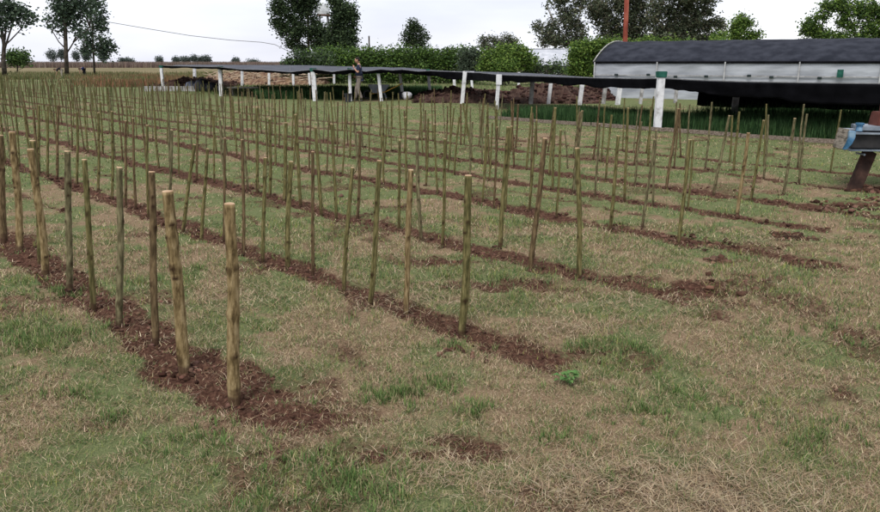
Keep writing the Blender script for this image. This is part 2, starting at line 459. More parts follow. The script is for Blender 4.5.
_t = (1 + 5 ** .5) / 2
ICO_V = np.array([(-1, _t, 0), (1, _t, 0), (-1, -_t, 0), (1, -_t, 0), (0, -1, _t), (0, 1, _t), (0, -1, -_t), (0, 1, -_t), (_t, 0, -1), (_t, 0, 1), (-_t, 0, -1), (-_t, 0, 1)], float)
ICO_V /= np.linalg.norm(ICO_V[0])
ICO_F = np.array([(0, 11, 5), (0, 5, 1), (0, 1, 7), (0, 7, 10), (0, 10, 11), (1, 5, 9), (5, 11, 4), (11, 10, 2), (10, 7, 6), (7, 1, 8), (3, 9, 4), (3, 4, 2), (3, 2, 6), (3, 6, 8), (3, 8, 9), (4, 9, 5), (2, 4, 11), (6, 2, 10), (8, 6, 7), (9, 8, 1)])
def lumps(name, X, Y, Z, R, colr, parent=None, kind='stuff', mat=None):
    n = len(X)
    k = 1 + rng.uniform(-.35, .35, (n, 12, 1))
    sc = np.stack([rng.uniform(.7, 1.3, n), rng.uniform(.7, 1.3, n), rng.uniform(.5, .9, n)], 1)
    V = ICO_V[None] * k * (sc * R[:, None])[:, None, :] + np.stack([X, Y, Z], 1)[:, None, :]
    F = (np.arange(n) * 12)[:, None, None] + ICO_F[None]
    return tag(mesh_np(name, V.reshape(-1, 3), F.reshape(-1, 3), mat or CLOD, tint=np.repeat(colr, 12, 0), parent=parent), kind=kind)
def clods():
    n0 = 60000
    r = np.exp(rng.uniform(math.log(2.5), math.log(20), n0)); a = rng.uniform(-.8, .8, n0)
    x = r * np.sin(a); y = r * np.cos(a); s = soil_mask(x, y)
    k = rng.uniform(.25, 1.6, n0) < s
    x, y, r = x[k], y[k], r[k]; n = len(x)
    R = (.003 + .012 * rng.uniform(0, 1, n) ** 3) * np.clip(r / 4, .8, 2.2)
    lumps("soil_crumbs", x, y, relief(x, y) + R * .2, R, pick([(.074, .038, .026), (.12, .066, .046), (.042, .021, .015)], n))
    # crumbs heaped against the feet of the nearer stakes: see the stakes section
    # larger clods where the photograph shows heaps
    xs, ysl, Rs = [], [], []
    for px_, py_, a_, k_, r_ in ((720, 262, .12, 26, .03), (790, 238, .18, 40, .04), (185, 369, .10, 30, .018), (234, 402, .06, 16, .014), (870, 190, .22, 80, .045), (878, 200, .3, 40, .03), (700, 243, .3, 50, .03), (850, 207, .4, 50, .035), (655, 493, .03, 10, .012), (740, 288, .3, 16, .03), (460, 352, .15, 20, .02)):
        c = gp(px_, py_); xs.append(c.x + rng.normal(0, a_ * .5, k_)); ysl.append(c.y + rng.normal(0, a_ * .4, k_)); Rs.append(rng.uniform(.5, 1.1, k_) * r_)
    x = np.concatenate(xs); y = np.concatenate(ysl); R = np.concatenate(Rs); n = len(x)
    lumps("soil_clods", x, y, relief(x, y) + R * .25, R, pick([(.074, .038, .026), (.12, .066, .046), (.042, .021, .015)], n))
clods()

# ------------------------------------------------------------------ stakes
ST_MATS = {
 'tan': noisy("tan_bark", (.085, .058, .026), (.31, .235, .125), 9, .75, c3=(.205, .148, .070), stretch=(8, 8, 1.2), bump=.5, bscale=30),
 'olive': noisy("olive_bark", (.060, .056, .022), (.20, .170, .075), 9, .75, c3=(.122, .107, .043), stretch=(8, 8, 1.2), bump=.5, bscale=30),
 'brown': noisy("brown_bark", (.060, .042, .022), (.19, .135, .072), 9, .8, c3=(.115, .08, .042), stretch=(8, 8, 1.2), bump=.5, bscale=30),
 'grey': noisy("grey_green_bark", (.065, .058, .030), (.215, .19, .105), 7, .8, c3=(.13, .113, .06), stretch=(8, 8, 1.5), bump=.5, bscale=30)}
for _m in ST_MATS.values():
    _n = _m.node_tree; _b = _n.nodes['Principled BSDF']; _src = _b.inputs['Base Color'].links[0].from_socket
    _a = _n.nodes.new('ShaderNodeAttribute'); _a.attribute_name = 'knotty'
    _x = _n.nodes.new('ShaderNodeMix'); _x.data_type = 'RGBA'; _x.inputs[7].default_value = (.030, .015, .009, 1)
    _t = _n.nodes.new('ShaderNodeTexCoord'); _s = _n.nodes.new('ShaderNodeSeparateXYZ'); _n.links.new(_t.outputs['Object'], _s.inputs[0])
    _z = _n.nodes.new('ShaderNodeTexNoise'); _z.inputs['Scale'].default_value = 25; _n.links.new(_t.outputs['Object'], _z.inputs['Vector'])
    _m1 = _n.nodes.new('ShaderNodeMath'); _m1.operation = 'MULTIPLY_ADD'; _m1.inputs[1].default_value = .22; _n.links.new(_z.outputs['Fac'], _m1.inputs[0]); _m1.inputs[2].default_value = -.02
    _m2 = _n.nodes.new('ShaderNodeMath'); _m2.operation = 'SUBTRACT'; _n.links.new(_m1.outputs[0], _m2.inputs[0]); _n.links.new(_s.outputs['Z'], _m2.inputs[1])
    _m3 = _n.nodes.new('ShaderNodeMapRange'); _m3.inputs[1].default_value = -.02; _m3.inputs[2].default_value = .05; _m3.inputs[4].default_value = .8; _n.links.new(_m2.outputs[0], _m3.inputs[0])
    _y = _n.nodes.new('ShaderNodeMix'); _y.data_type = 'RGBA'; _y.inputs[7].default_value = (.055, .028, .02, 1); _n.links.new(_m3.outputs[0], _y.inputs[0]); _n.links.new(_src, _y.inputs[6]); _src = _y.outputs[2]
    _n.links.new(_a.outputs['Fac'], _x.inputs[0]); _n.links.new(_src, _x.inputs[6]); _n.links.new(_x.outputs[2], _b.inputs['Base Color'])
CUT = noisy("fresh_cut_wood", (.30, .19, .11), (.50, .36, .23), 12, .7)
KNOT = noisy("dark_knot", (.05, .028, .016), (.12, .07, .04), 30, .85)
R0 = .02
def stake_mesh(seed, mat, knots, sides=10, rings=20):
    """unit-length pole, radius R0 at the foot, bent a little, with knots; goes 0.1 under ground"""
    rd = random.Random(seed)
    bx, by = rd.uniform(-.008, .008), rd.uniform(-.008, .008); ph = rd.uniform(0, 6)
    kn = [(rd.uniform(.1, .92), rd.uniform(0, 6.28), rd.uniform(.06, .17)) for _ in range(int(knots * 1.4))]
    V = []; F = []; KV = []
    tp = rd.uniform(.80, .94)
    for i in range(rings + 1):
        t = -.08 + 1.08 * i / rings
        cx = bx * math.sin(math.pi * t) + .0018 * math.sin(t * 9 + ph); cy = by * math.sin(math.pi * t) + .0018 * math.cos(t * 8 + ph)
        for k in range(sides):
            a = 2 * math.pi * k / sides
            r = R0 * (1 + (tp - 1) * t) * (1 + .04 * math.sin(3 * a + 5 * t + ph))
            r *= 1 + .015 * math.sin(t * 31 + ph) * math.sin(t * 13)
            kv = 0
            for kt, ka, ks in kn:
                da = (a - ka + math.pi) % (2 * math.pi) - math.pi
                kv = max(kv, math.exp(-((t - kt) / .011) ** 2 - (da / .5) ** 2) * 1.5); r += R0 * ks * math.exp(-((t - kt) / .016) ** 2 - (da / .8) ** 2) + R0 * .05 * math.exp(-((t - kt) / .02) ** 2)
            V.append((cx + r * math.cos(a), cy + r * math.sin(a), t)); KV.append(min(1, kv))
    for i in range(rings):
        for k in range(sides):
            F.append((i * sides + k, i * sides + (k + 1) % sides, (i + 1) * sides + (k + 1) % sides, (i + 1) * sides + k))
    F.append(tuple(rings * sides + k for k in range(sides)))
    me = bpy.data.meshes.new("stake"); me.from_pydata(V, [], F); me.materials.append(ST_MATS[mat])
    me.polygons.foreach_set('use_smooth', [True] * (len(F) - 1) + [False])
    at_ = me.color_attributes.new('knotty', 'FLOAT_COLOR', 'POINT')
    at_.data.foreach_set('color', [q for v in KV for q in (v, v, v, 1)])
    top = V[rings * sides:(rings + 1) * sides]
    c = Vector((sum(p[0] for p in top) / sides, sum(p[1] for p in top) / sides, 1.0))
    m2 = bpy.data.meshes.new("cut_end")
    V2 = []
    for dz, kk in ((.0, 1.0), (.0035, .93)):
        for p in top: V2.append(((p[0] - c.x) * kk * 1.01 + c.x, (p[1] - c.y) * kk * 1.01 + c.y, 1.0 + dz + .0))
    F2 = [(k, (k + 1) % sides, sides + (k + 1) % sides, sides + k) for k in range(sides)] + [tuple(sides + k for k in range(sides))]
    m2.from_pydata(V2, [], F2); m2.materials.append(CUT)
    mk = None
    if False:
        b = MB()
        for kt, ka, ks in kn:
            cx = bx * math.sin(math.pi * kt) + .006 * math.sin(kt * 9 + ph); cy = by * math.sin(math.pi * kt) + .006 * math.cos(kt * 8 + ph)
            rr = R0 * (1 + (tp - 1) * kt) * (1 + ks)
            d = Vector((math.cos(ka), math.sin(ka), .2)).normalized()
            p = Vector((cx, cy, kt)) + d * rr
            b.tube([p - d * R0 * .5, p + d * R0 * .10], [R0 * .42, R0 * .30], 7)
        mk = b
    return me, m2, mk
VARS = {}
for mt in ST_MATS:
    for kk in range(4):
        VARS[(mt, kk)] = stake_mesh(hash((len(mt), kk)) % 999 + kk * 7 + len(mt), mt, 7 if kk < 3 else 4, 12, 64)
KM = {}
for key, (a_, b_, mk) in VARS.items():
    if mk:
        o = mk.build("knot", KNOT); KM[key] = o.data; bpy.data.objects.remove(o)
TWIG = []
for kk in range(4):
    b = MB(); rd = random.Random(50 + kk)
    for j in range(1):
        a = rd.uniform(0, 6.28); z = rd.uniform(.86, .97); d = Vector((math.cos(a), math.sin(a), 0))
        p0 = Vector((0, 0, z)) + d * .012; ln = rd.uniform(.05, .12)
        b.tube([p0, p0 + d * ln * .5 + Vector((0, 0, ln * .5)), p0 + d * ln * .6 + Vector((0, 0, ln * 1.2))], [.005, .0038, .002], 5)
    o = b.build("twig", ST_MATS['grey']); TWIG.append(o.data); bpy.data.objects.remove(o)

# foot x, foot y, head offset x, head height, radius (metres) for the stakes surveyed one by one
SURVEY = {
0: [(-.98,3.24,.05,.97,.030),(-1.34,3.61,-.00,.97,.031),(-1.63,3.97,.07,.99,.021),(-1.97,4.29,.10,.98,.021),(-2.30,4.66,.07,1.00,.019),(-2.65,5.06,.10,.99,.023),(-3.01,5.43,.02,.96,.028),(-3.20,5.72,.08,1.01,.024),(-3.60,6.15,.05,1.01,.030),(-3.90,6.44,.09,.95,.029)],
1: [(.13,4.20,.03,.98,.028),(-.22,4.54,.04,.96,.021),(-.47,4.72,.08,.99,.021),(-.68,4.97,.09,.89,.017),(-.96,5.37,.04,.94,.015),(-1.18,5.51,.06,.84,.023),(-1.43,5.75,.07,.84,.018),(-1.64,5.98,.04,.97,.016),(-1.95,6.48,.08,.95,.013),(-2.15,6.48,.12,.84,.018),(-2.41,6.76,.17,.82,.019),(-2.64,7.02,.12,.94,.017),(-3.02,7.52,.08,.95,.017),(-3.36,8.04,.07,.98,.016),(-3.57,8.28,.08,.96,.017),(-3.86,8.60,.09,1.03,.018),(-4.28,9.17,.10,.97,.019),(-4.81,9.72,.11,.96,.020),(-5.29,10.16,.12,1.00,.021),(-5.57,10.44,.12,1.00,.021),(-5.95,10.94,.11,.99,.022)],
2: [(1.06,5.40,-.06,1.00,.026),(.70,5.54,.08,1.04,.027),(.52,6.22,.05,1.03,.026),(.02,6.25,.02,.94,.019),(-.17,6.44,-.03,.92,.022),(-.40,7.07,.02,.89,.019),(-.86,7.55,.05,.91,.021),(-1.06,7.42,-.02,.98,.020),(-1.26,7.71,-.03,.94,.024),(-1.57,8.22,-.01,1.03,.025),(-1.82,8.54,.06,.92,.029),(-2.05,8.81,.05,.93,.024),(-2.25,9.02,.05,1.03,.025)],
3: [(2.11,6.36,.04,.92,.024),(1.96,7.02,.07,.85,.019),(1.64,6.95,.03,.89,.024),(1.23,7.66,.01,.91,.018),(.97,7.93,.05,.99,.019),(.70,7.85,.05,.91,.021),(.49,8.47,.06,.80,.017),(.60,8.10,.02,.91,.017),(.35,8.74,.03,.88,.018)],
4: [(3.13,7.66,.04,.87,.026),(2.70,7.93,-.00,.78,.016),(2.40,8.22,-.02,.86,.017),(2.16,8.54,-.02,1.08,.023),(1.88,8.88,.01,.87,.018),(1.65,9.09,.07,1.01,.025),(1.42,9.24,.00,1.03,.022),(.67,9.98,.03,.78,.017),(.20,10.53,.07,.82,.021),(-.18,9.56,.03,.87,.020)],
5: [(3.66,8.60,.05,.95,.023),(3.37,9.02,.11,.97,.025),(4.17,8.88,.03,.93,.024),(2.85,9.24,.09,1.00,.025),(2.58,9.72,.03,.87,.020),(2.29,10.16,.04,.91,.021),(1.90,10.44,.05,.93,.021),(1.56,10.53,.05,.95,.021),(1.28,10.94,.06,.93,.022),(.63,10.53,.04,1.01,.018),(1.95,11.26,-.07,.57,.019)],
6: [(3.97,11.04,.01,.98,.023),(3.20,11.37,-.02,.91,.027),(4.79,9.80,-.01,.94,.023),(4.51,10.25,-.03,.89,.021),(4.31,10.83,.01,.87,.026),(3.57,11.26,.02,.90,.019),(2.61,11.97,.01,.90,.020),(.66,11.61,.02,.82,.020),(.54,12.22,-.17,.94,.025)],
7: [(4.06,12.49,-.09,.91,.021),(3.44,13.21,.05,.80,.018),(4.74,12.10,-.03,.77,.025),(5.04,11.49,-.06,.96,.020),(5.51,11.37,-.02,.97,.023),(5.73,10.83,.03,.95,.018),(1.94,13.36,.09,.80,.023),(1.43,14.01,.02,.81,.028),(1.04,13.52,-.02,.84,.023),(.76,14.18,-.01,.88,.024),(.17,12.49,-.00,.96,.017),(.41,14.54,-.01,.79,.028),(1.69,12.91,-.03,.85,.018)],
8: []}
rs = random.Random(5)
ALL = []
for row in range(9):
    used = [(x * UX + y * UY) for x, y, *_ in SURVEY[row]]
    for s_ in SURVEY[row]: ALL.append((row, s_[0] * UX + s_[1] * UY) + s_)
    start = {0: 7.9, 1: 11.8, 2: 8.4, 3: 6.2, 4: 6.2, 5: 6.3, 6: 5.6, 7: 6.2, 8: 26}[row]
    u = start
    while u < 75:
        if min([abs(u - q) for q in used] + [9]) > .2:
            n = ROW_N[row] + float(bend(u)) + rs.uniform(-.06, .06)
            x, y = nu(n, u)
            px_ = 440 + 765 * x / y
            if -60 < px_ < 940 and y < 72:
                ln = rs.uniform(-.07, .09)
                hgt = rs.uniform(.84, 1.03) - (.12 * min(1, max(0, (u - 14) / 12)))
                ALL.append((row, u, x, y, ln, hgt, rs.choice([.016, .018, .019, .021, .024])))
        u += rs.uniform(.36, .56) * (1 if row < 7 else 1.08)
ALL.sort(key=lambda q: q[3])
near, rest = ALL[:298], ALL[298:]
ranks = {}
for row in range(9):
    for i, q in enumerate(sorted([q for q in near if q[0] == row], key=lambda q: q[1])): ranks[id(q)] = i
ORD = ['first', 'second', 'third', 'fourth', 'fifth', 'sixth', 'seventh', 'eighth', 'ninth', 'tenth', 'eleventh', 'twelfth', 'thirteenth', 'fourteenth', 'fifteenth', 'sixteenth', 'seventeenth', 'eighteenth', 'nineteenth', 'twentieth'] + ['twenty-' + w for w in ('first', 'second', 'third', 'fourth', 'fifth', 'sixth', 'seventh', 'eighth', 'ninth')] + ['thirtieth'] + ['thirty-' + w for w in ('first', 'second', 'third', 'fourth', 'fifth', 'sixth', 'seventh', 'eighth', 'ninth')]
ROWW = ['front row', 'second row from front', 'third row from front', 'fourth row from front', 'fifth row from front', 'sixth row from front', 'seventh row from front', 'farthest row but one' , 'farthest row']
MATW = {'tan': 'tan', 'olive': 'olive green', 'brown': 'brown', 'grey': 'grey-green'}
PRE = {(0, 0): 'tan', (0, 1): 'tan', (0, 2): 'brown', (0, 3): 'grey', (0, 4): 'olive', (0, 5): 'grey', (0, 6): 'tan', (0, 7): 'olive', (0, 8): 'tan', (0, 9): 'brown', (1, 0): 'olive', (1, 1): 'tan', (1, 2): 'olive', (1, 3): 'olive', (1, 4): 'brown', (1, 5): 'olive', (1, 6): 'olive', (1, 7): 'brown',
       (2, 0): 'olive', (2, 1): 'brown', (2, 2): 'olive', (3, 0): 'olive', (4, 0): 'tan'}
for q in near:
    row, u, x, y, ln, hgt, rad = q
    k = ranks[id(q)]
    mt = PRE.get((row, k)) or rs.choice(['olive', 'olive', 'olive', 'brown', 'brown', 'grey'])
    var = (mt, rs.randrange(4)); 
    if (row, k) in ((0, 0), (0, 1)): var = (mt, k)
    me, mc, _ = VARS[var]
    z = gz(x, y)
    o = link("stake", me); o.location = (x, y, z - .004)
    ln_y = rs.uniform(-.02, .05)
    d = Vector((ln, ln_y, hgt)); 
    Q = Vector((0, 0, 1)).rotation_difference(d.normalized())
    spin = Quaternion((0, 0, 1), rs.uniform(0, 6.28) if k > 1 or row else (2.4, 4.0)[k])
    o.rotation_mode = 'QUATERNION'; o.rotation_quaternion = Q @ spin
    if row: rad *= (1, .88, .78, .72, .72, .74, .72, .72, .8)[row]
    if y > 11: rad = max(rad * .92, .0125)
    sR = rad / R0
    o.scale = (sR, sR, d.length)
    big = y < 9.5
    if big:
        c = link("cut_end", mc, o)
    twg = (row, k) in ((1, 3), (1, 5), (1, 6), (2, 5), (3, 6)) or (row > 2 and 9 < u < 24 and rs.random() < .3)
    if twg:
        for j in range(3):
            c = link("twig", TWIG[rs.randrange(4)], o); c.rotation_euler = (0, 0, rs.uniform(0, 6.28)); c.location = (0, 0, -.03 * j); c.scale = (1, 1, rs.uniform(.98, 1.03))
    lean = ln / hgt
    lw = ' tilted right' if lean > .085 else (' tilted left' if lean < -.045 else '')
    tk = 'thick ' if rad >= .028 else ('thin ' if rad < .0145 else '')
    nrow = sum(1 for s_ in ranks if False)
    if row == 7: rw = 'eighth row from front'
    else: rw = ROWW[row]
    lim = (40, 40, 30, 20, 20, 20, 20, 20, 0)[row]
    if k < lim:
        lab = f"{tk}{'twiggy ' if twg else ''}{MATW[mt]} stake{lw}, {ORD[k]} from right, {rw}" if k else f"{tk}{MATW[mt]} stake{lw}, last at the right end, {rw}"
    else:
        lab = f"thin bare stake in the crowded far left part of the {rw}"
    tag(o, lab, 'stake', 'planting stakes set in rows')
_fx, _fy, _fr = [], [], []
for q in near:
    if q[3] < 10:
        for j in range(12):
            a = rs.uniform(0, 6.28); d = q[6] * rs.uniform(.8, 2.6); _fx.append(q[2] + math.cos(a) * d); _fy.append(q[3] + math.sin(a) * d); _fr.append(rs.uniform(.006, .016))
_fx, _fy, _fr = map(np.array, (_fx, _fy, _fr))
lumps("crumbs_round_stakes", _fx, _fy, relief(_fx, _fy) + _fr * .2, _fr, pick([(.07, .036, .026), (.11, .06, .045), (.04, .02, .016)], len(_fx)))
# the stakes beyond the three hundred nearest, one mass
V, F, T = [], [], []
for row, u, x, y, ln, hgt, rad in rest:
    b = len(V); c = rs.choice([(.095, .088, .034), (.10, .072, .04), (.125, .11, .058), (.07, .07, .028)])
    rad *= .75
    for zz, ox in ((-.05, 0), (hgt * .5, ln * .5 + rs.uniform(-.012, .012)), (hgt, ln)):
        for a in range(5):
            V.append((x + ox + rad * math.cos(a * 1.2566), y + rad * math.sin(a * 1.2566), zz)); T.append(c)
    for i in range(2):
        for a in range(5):
            F.append((b + i * 5 + a, b + i * 5 + (a + 1) % 5, b + i * 5 + 5 + (a + 1) % 5, b + i * 5 + 5 + a))
if V:
    tag(mesh_np("far_stakes", V, F, CLOD, tint=np.array(T)), 'mass of thin stakes crowding the far left end of the rows', kind='stuff')
print('STAKES', len(ALL), len(near), near[-1][3])

# ------------------------------------------------------------------ foliage
LS = .78
def crown(name, blobs, leaf, per_m2=None, n=None, cols=None, parent=None, seed=0, flat=.5, mat=None, aspect=1.6, fill=.35):
    """blobs (x,y,z,rx,ry,rz); many small leaf-sprays, each a folded quad, in clumps through the volume"""
    r = np.random.default_rng(seed + 1000)
    B = np.array(blobs, float)
    vol = (B[:, 3] * B[:, 4] * B[:, 5]) ** (2 / 3.)
    cl = int(n * (1.15 if cols is CAS else 1.6) / 12); k = r.choice(len(B), cl, p=vol / vol.sum())
    d = r.normal(0, 1, (cl, 3)); d /= np.linalg.norm(d, axis=1)[:, None]
    rad = (fill + (1 - fill) * r.uniform(0, 1, cl) ** .6) * (1 + .25 * (vnoise(d[:, 0] * 2 + 5 * k, d[:, 2] * 2 + d[:, 1] * 2, 3) - .35))
    P = B[k, :3] + d * B[k, 3:6] * rad[:, None]
    bright = r.uniform(.6, 1.4, cl)
    P = np.repeat(P, 12, 0) + r.normal(0, leaf * 1.5, (cl * 12, 3)); bright = np.repeat(bright, 12)
    m = len(P)
    a = r.normal(0, 1, (m, 3)); a[:, 2] *= flat; a /= np.linalg.norm(a, axis=1)[:, None]
    b = np.cross(a, r.normal(0, 1, (m, 3))); b /= np.linalg.norm(b, axis=1)[:, None]
    s = leaf * LS * r.uniform(.5, 1.4, (m, 1))
    V = np.stack([P - a * s * aspect / 2, P + b * s * .5, P + a * s * aspect / 2, P - b * s * .5], 1).reshape(-1, 3)
    i = np.arange(m)[:, None] * 4
    F = np.concatenate([i + np.array([[0, 1, 2]]), i + np.array([[0, 2, 3]])], 0)
    C = np.array(cols)[r.integers(0, len(cols), m)] * (bright * r.uniform(.75, 1.25, m))[:, None]
    return mesh_np(name, V, F, mat or LEAF, tint=np.repeat(C, 4, 0), parent=parent)
def pblobs(Y, specs, seed=1, depth=1.0):
    rd = random.Random(seed); out = []; k = m_px(Y)
    for s in specs:
        px_, py_, rx, ry = s[:4]
        p = at(px_, py_, Y + rd.uniform(-.5, .5) * rx * k * depth)
        out.append((p.x, p.y, p.z, rx * k, rx * k * depth, ry * k))
    return out
def tree(name, label, Y, trunks, specs, n, leaf, cols, bark=None, cat='tree', group=None, seed=1, twigs=True, fill=.35):
    """trunks: list of ([(px,py)...], width_px0, width_px1); first point of the first trunk is the foot"""
    p0 = at(trunks[0][0][0][0], trunks[0][0][0][1], Y)
    root = empty(name, (p0.x, Y, 0)); tag(root, label, cat, group)
    off = Vector((p0.x, Y, 0)); b = MB(); rd = random.Random(seed); k = m_px(Y)
    sh = .80 if cols is CAS else (.88 if cols is DK else 1)
    bl = pblobs(Y, [(q[0], q[1], q[2] * sh, q[3] * sh) for q in specs], seed)
    for i, (pts, w0, w1) in enumerate(trunks):
        P = [at(a, c, Y) - off for a, c in pts]
        if i == 0: P[0].z = -.1
        for j in range(1, len(P)): P[j].y += rd.uniform(-.6, .6) * k * 4
        W = [(w0 + (w1 - w0) * j / (len(P) - 1)) * k / 2 for j in range(len(P))]
        b.tube(P, W, 8)
    tr = b.build("trunk", bark or BARKT, root, smooth=True)
    if twigs:
        b = MB()
        allp = [(at(a, c, Y) - off) for pts, _, _ in trunks for a, c in pts[1:]]
        for q in bl:
            c = Vector(q[:3]) - off
            s = min(allp, key=lambda v: (v - c).length + (3 if v.z > c.z else 0))
            for j in range(3):
                e_ = c + Vector((rd.uniform(-.6, .6) * q[3], rd.uniform(-.6, .6) * q[4], rd.uniform(-.3, .6) * q[5]))
                md = s.lerp(e_, .5) + Vector((rd.uniform(-.1, .1), 0, rd.uniform(-.05, .15))) * q[3]
                b.tube([s, md, e_], [k * .55, k * .4, k * .15], 5, cap=False)
        b.build("branch", bark or BARKT, root)["kind"] = "stuff"
    bl = [(q[0] - off.x, q[1] - off.y, *q[2:]) for q in bl]
    crown("crown", bl, leaf, n=n, cols=cols, parent=root, seed=seed, fill=fill)
    return root
DK = [(.035, .055, .028), (.052, .080, .038), (.070, .10, .045), (.028, .042, .024)]
CAS = [(.055, .085, .055), (.075, .11, .068), (.042, .062, .045), (.09, .125, .08)]
EUC = [(.075, .095, .055), (.11, .13, .08), (.055, .07, .045), (.14, .15, .095), (.10, .09, .06)]
BR = [(.085, .15, .032), (.125, .20, .04), (.06, .105, .03), (.18, .25, .06)]
MID = [(.065, .11, .035), (.095, .15, .045), (.045, .08, .03)]
FAR_HAZE = [(.09, .115, .10), (.12, .14, .125), (.075, .10, .09)]  # horizon leaves paled and blued, distance haze put into their colour

tree("spreading_tree", "loose-crowned tree at the far left edge of the field with bare lower limbs", 86,
     [([(5, 77), (4, 60), (4, 45), (2, 30)], 5, 3), ([(5, 48), (9, 34), (13, 22), (15, 12)], 2, 1), ([(4, 46), (12, 40), (21, 28), (26, 20)], 1.6, .7), ([(4, 42), (-4, 28), (-8, 16)], 2, 1), ([(5, 40), (6, 24), (4, 10)], 1.8, .8)],
     [(2, 5, 10, 5), (13, 8, 9, 5), (22, 12, 8, 4), (27, 17, 6, 3.5), (-8, 12, 10, 6), (-6, 24, 10, 5), (9, 17, 7, 4), (3, 26, 6, 4), (18, 22, 6, 3), (-14, 4, 10, 8), (24, 26, 3, 2)], 2300, .30, CAS, seed=3, fill=.0)
tree("tall_tree", "tall dark tree rising out of the picture behind two people, trunk bare below", 86,
     [([(67, 77), (66.5, 50), (66, 25), (66, 0), (66, -25)], 4.6, 2.5), ([(67, 50), (60, 42), (52, 30), (46, 23)], 1.3, .6), ([(67.5, 52), (73, 42), (83, 33), (90, 28)], 1.5, .7), ([(66, 40), (58, 33), (50, 28)], .8, .5)],
     [(56, 3, 9, 5), (72, 5, 11, 5), (84, 2, 8, 5), (53, 17, 6, 4), (59, 22, 6, 3), (66, 14, 8, 4), (77, 16, 7, 3), (75, 24, 7, 2.5), (60, 11, 6, 3), (88, 12, 7, 5), (50, 22, 4, 2), (66, -10, 20, 7), (66, -24, 15, 8), (80, 33, 6, 2), (62, 30, 4, 2)], 5200, .27, CAS, seed=4, fill=.1)
tree("slim_tree", "slimmer dark tree with tiers of foliage right of the tall trunk", 94,
     [([(94, 70.5), (93, 50), (92, 30), (90, 8), (90, -15)], 2.2, 1.2), ([(93, 46), (100, 42), (108, 45)], .8, .5), ([(92.5, 52), (86, 47), (83, 46)], .7, .4)],
     [(97, 12, 7, 3), (99, 20, 7, 3.5), (101, 28, 6, 3), (88, 30, 6, 2.5), (98, 36, 6, 2.5), (90, 40, 6, 2.5), (104, 42, 6, 3), (111, 47, 5, 3.2), (103, 52, 5, 3.5), (106, 57, 4, 2.5), (89, 47, 5, 3), (84, 50, 4, 3), (97, 4, 8, 4), (90, -8, 10, 6), (86, 36, 4, 2), (95, 50, 4, 3)], 2900, .27, CAS, seed=5, fill=.1)
tree("low_bush", "small green bush behind the spreading tree at the left", 115, [([(17, 72), (17, 60)], 1.5, 1)], [(13, 57, 6, 4), (20, 56, 6, 3.5), (16, 60, 7, 4), (25, 60, 4, 3)], 1500, .28, MID, cat='bush', seed=6)
far = [(52, 55, 4.5, 5.5, 'round grey-green tree on the horizon left of the tall trunk'), (61.5, 54, 2.5, 5, 'narrow tree on the horizon just left of the tall trunk'), (76, 56, 2, 4, 'small thin tree on the horizon between the two trunks'), (84.5, 54, 3, 6.5, 'tall narrow tree on the horizon left of the slim trunk'), (88, 53, 2.6, 6, 'narrow tree on the horizon touching the slim trunk'), (102.5, 56, 2.5, 5, 'narrow tree on the horizon right of the slim trunk'),
       (159.5, 60, 2.2, 2.4, 'small round tree on the horizon above the first white post'), (176.5, 60, 2.6, 2.2, 'low tree on the horizon between the first two white posts'), (185.5, 59.5, 4, 2, 'flat-topped tree on the horizon between the first two white posts'), (194.5, 59, 2.5, 3.4, 'tallest horizon tree, above the second white post'), (202, 60, 3, 2.6, 'right-hand round tree on the horizon near the second white post'), (207, 59.5, 3, 3, 'last leafy tree on the horizon before the third white post'), (123, 61, 3, 1, 'low scrub clump on the horizon right of the slim tree'), (129, 61, 4, 1, 'wide low scrub on the horizon left of the white posts'), (236, 61, 2.5, 1.8, 'small tree on the horizon just past the third white post'), (253, 62, 7, 1.6, 'long low grove on the horizon behind the shade net')]
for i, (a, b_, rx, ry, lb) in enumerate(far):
    tree("distant_tree", lb, 420, [([(a, 65.5), (a, b_)], .7, .5)], [(a, b_, rx, ry), (a + rx * .4, b_ + ry * .3, rx * .7, ry * .7), (a - rx * .5, b_ - ry * .1, rx * .6, ry * .7)], 900, .5, FAR_HAZE, group='trees along the horizon', seed=20 + i, twigs=False)

tree("dark_tree", "tall dark evergreen tree left of the water tank", 112,
     [([(309, 62), (308.5, 40), (308, 15), (308, -10)], 3, 1.8), ([(308, 50), (298, 40), (288, 30)], 1, .5), ([(308, 35), (296, 20), (284, 10)], .9, .4), ([(308, 30), (318, 22), (324, 20)], .8, .4)],
     [(279, 3, 8, 4), (276, 9, 6, 3.5), (284, 11, 6, 4), (278, 23, 6, 4.5), (286, 27, 7, 4), (292, 18, 8, 5), (283, 33, 5, 3), (296, 33, 8, 5), (290, 42, 7, 4), (299, 48, 8, 3.5), (297, 6, 9, 5), (306, 12, 8, 6), (314, 20, 6, 4), (311, 33, 7, 6), (318, 28, 6, 4), (322, 38, 7, 4), (318, 46, 7, 4), (300, 24, 7, 5), (312, 3, 7, 5), (300, -6, 18, 6), (328, 47, 5, 3), (327, 32, 4, 4)], 9920, .28, DK, seed=41, fill=.1)
tree("round_dark_tree", "broad dark evergreen tree right of the water tank", 106,
     [([(341, 62), (341, 40), (342, 20)], 2.4, 1.4), ([(341, 48), (334, 40), (331, 30)], 1, .5), ([(341, 40), (350, 30), (353, 20)], 1, .5)],
     [(341, 5, 6, 4), (348, 10, 8, 4.5), (337, 12, 5, 5), (352, 17, 5, 5), (342, 20, 8, 5), (352, 28, 5, 5), (338, 30, 7, 5), (346, 34, 8, 5), (332, 39, 7, 4), (344, 43, 9, 4), (353, 40, 4, 5), (333, 47, 8, 3), (350, 48, 6, 3), (334, 22, 4, 4), (334, 0, 6, 4)], 8060, .26, DK, seed=42, fill=.12)
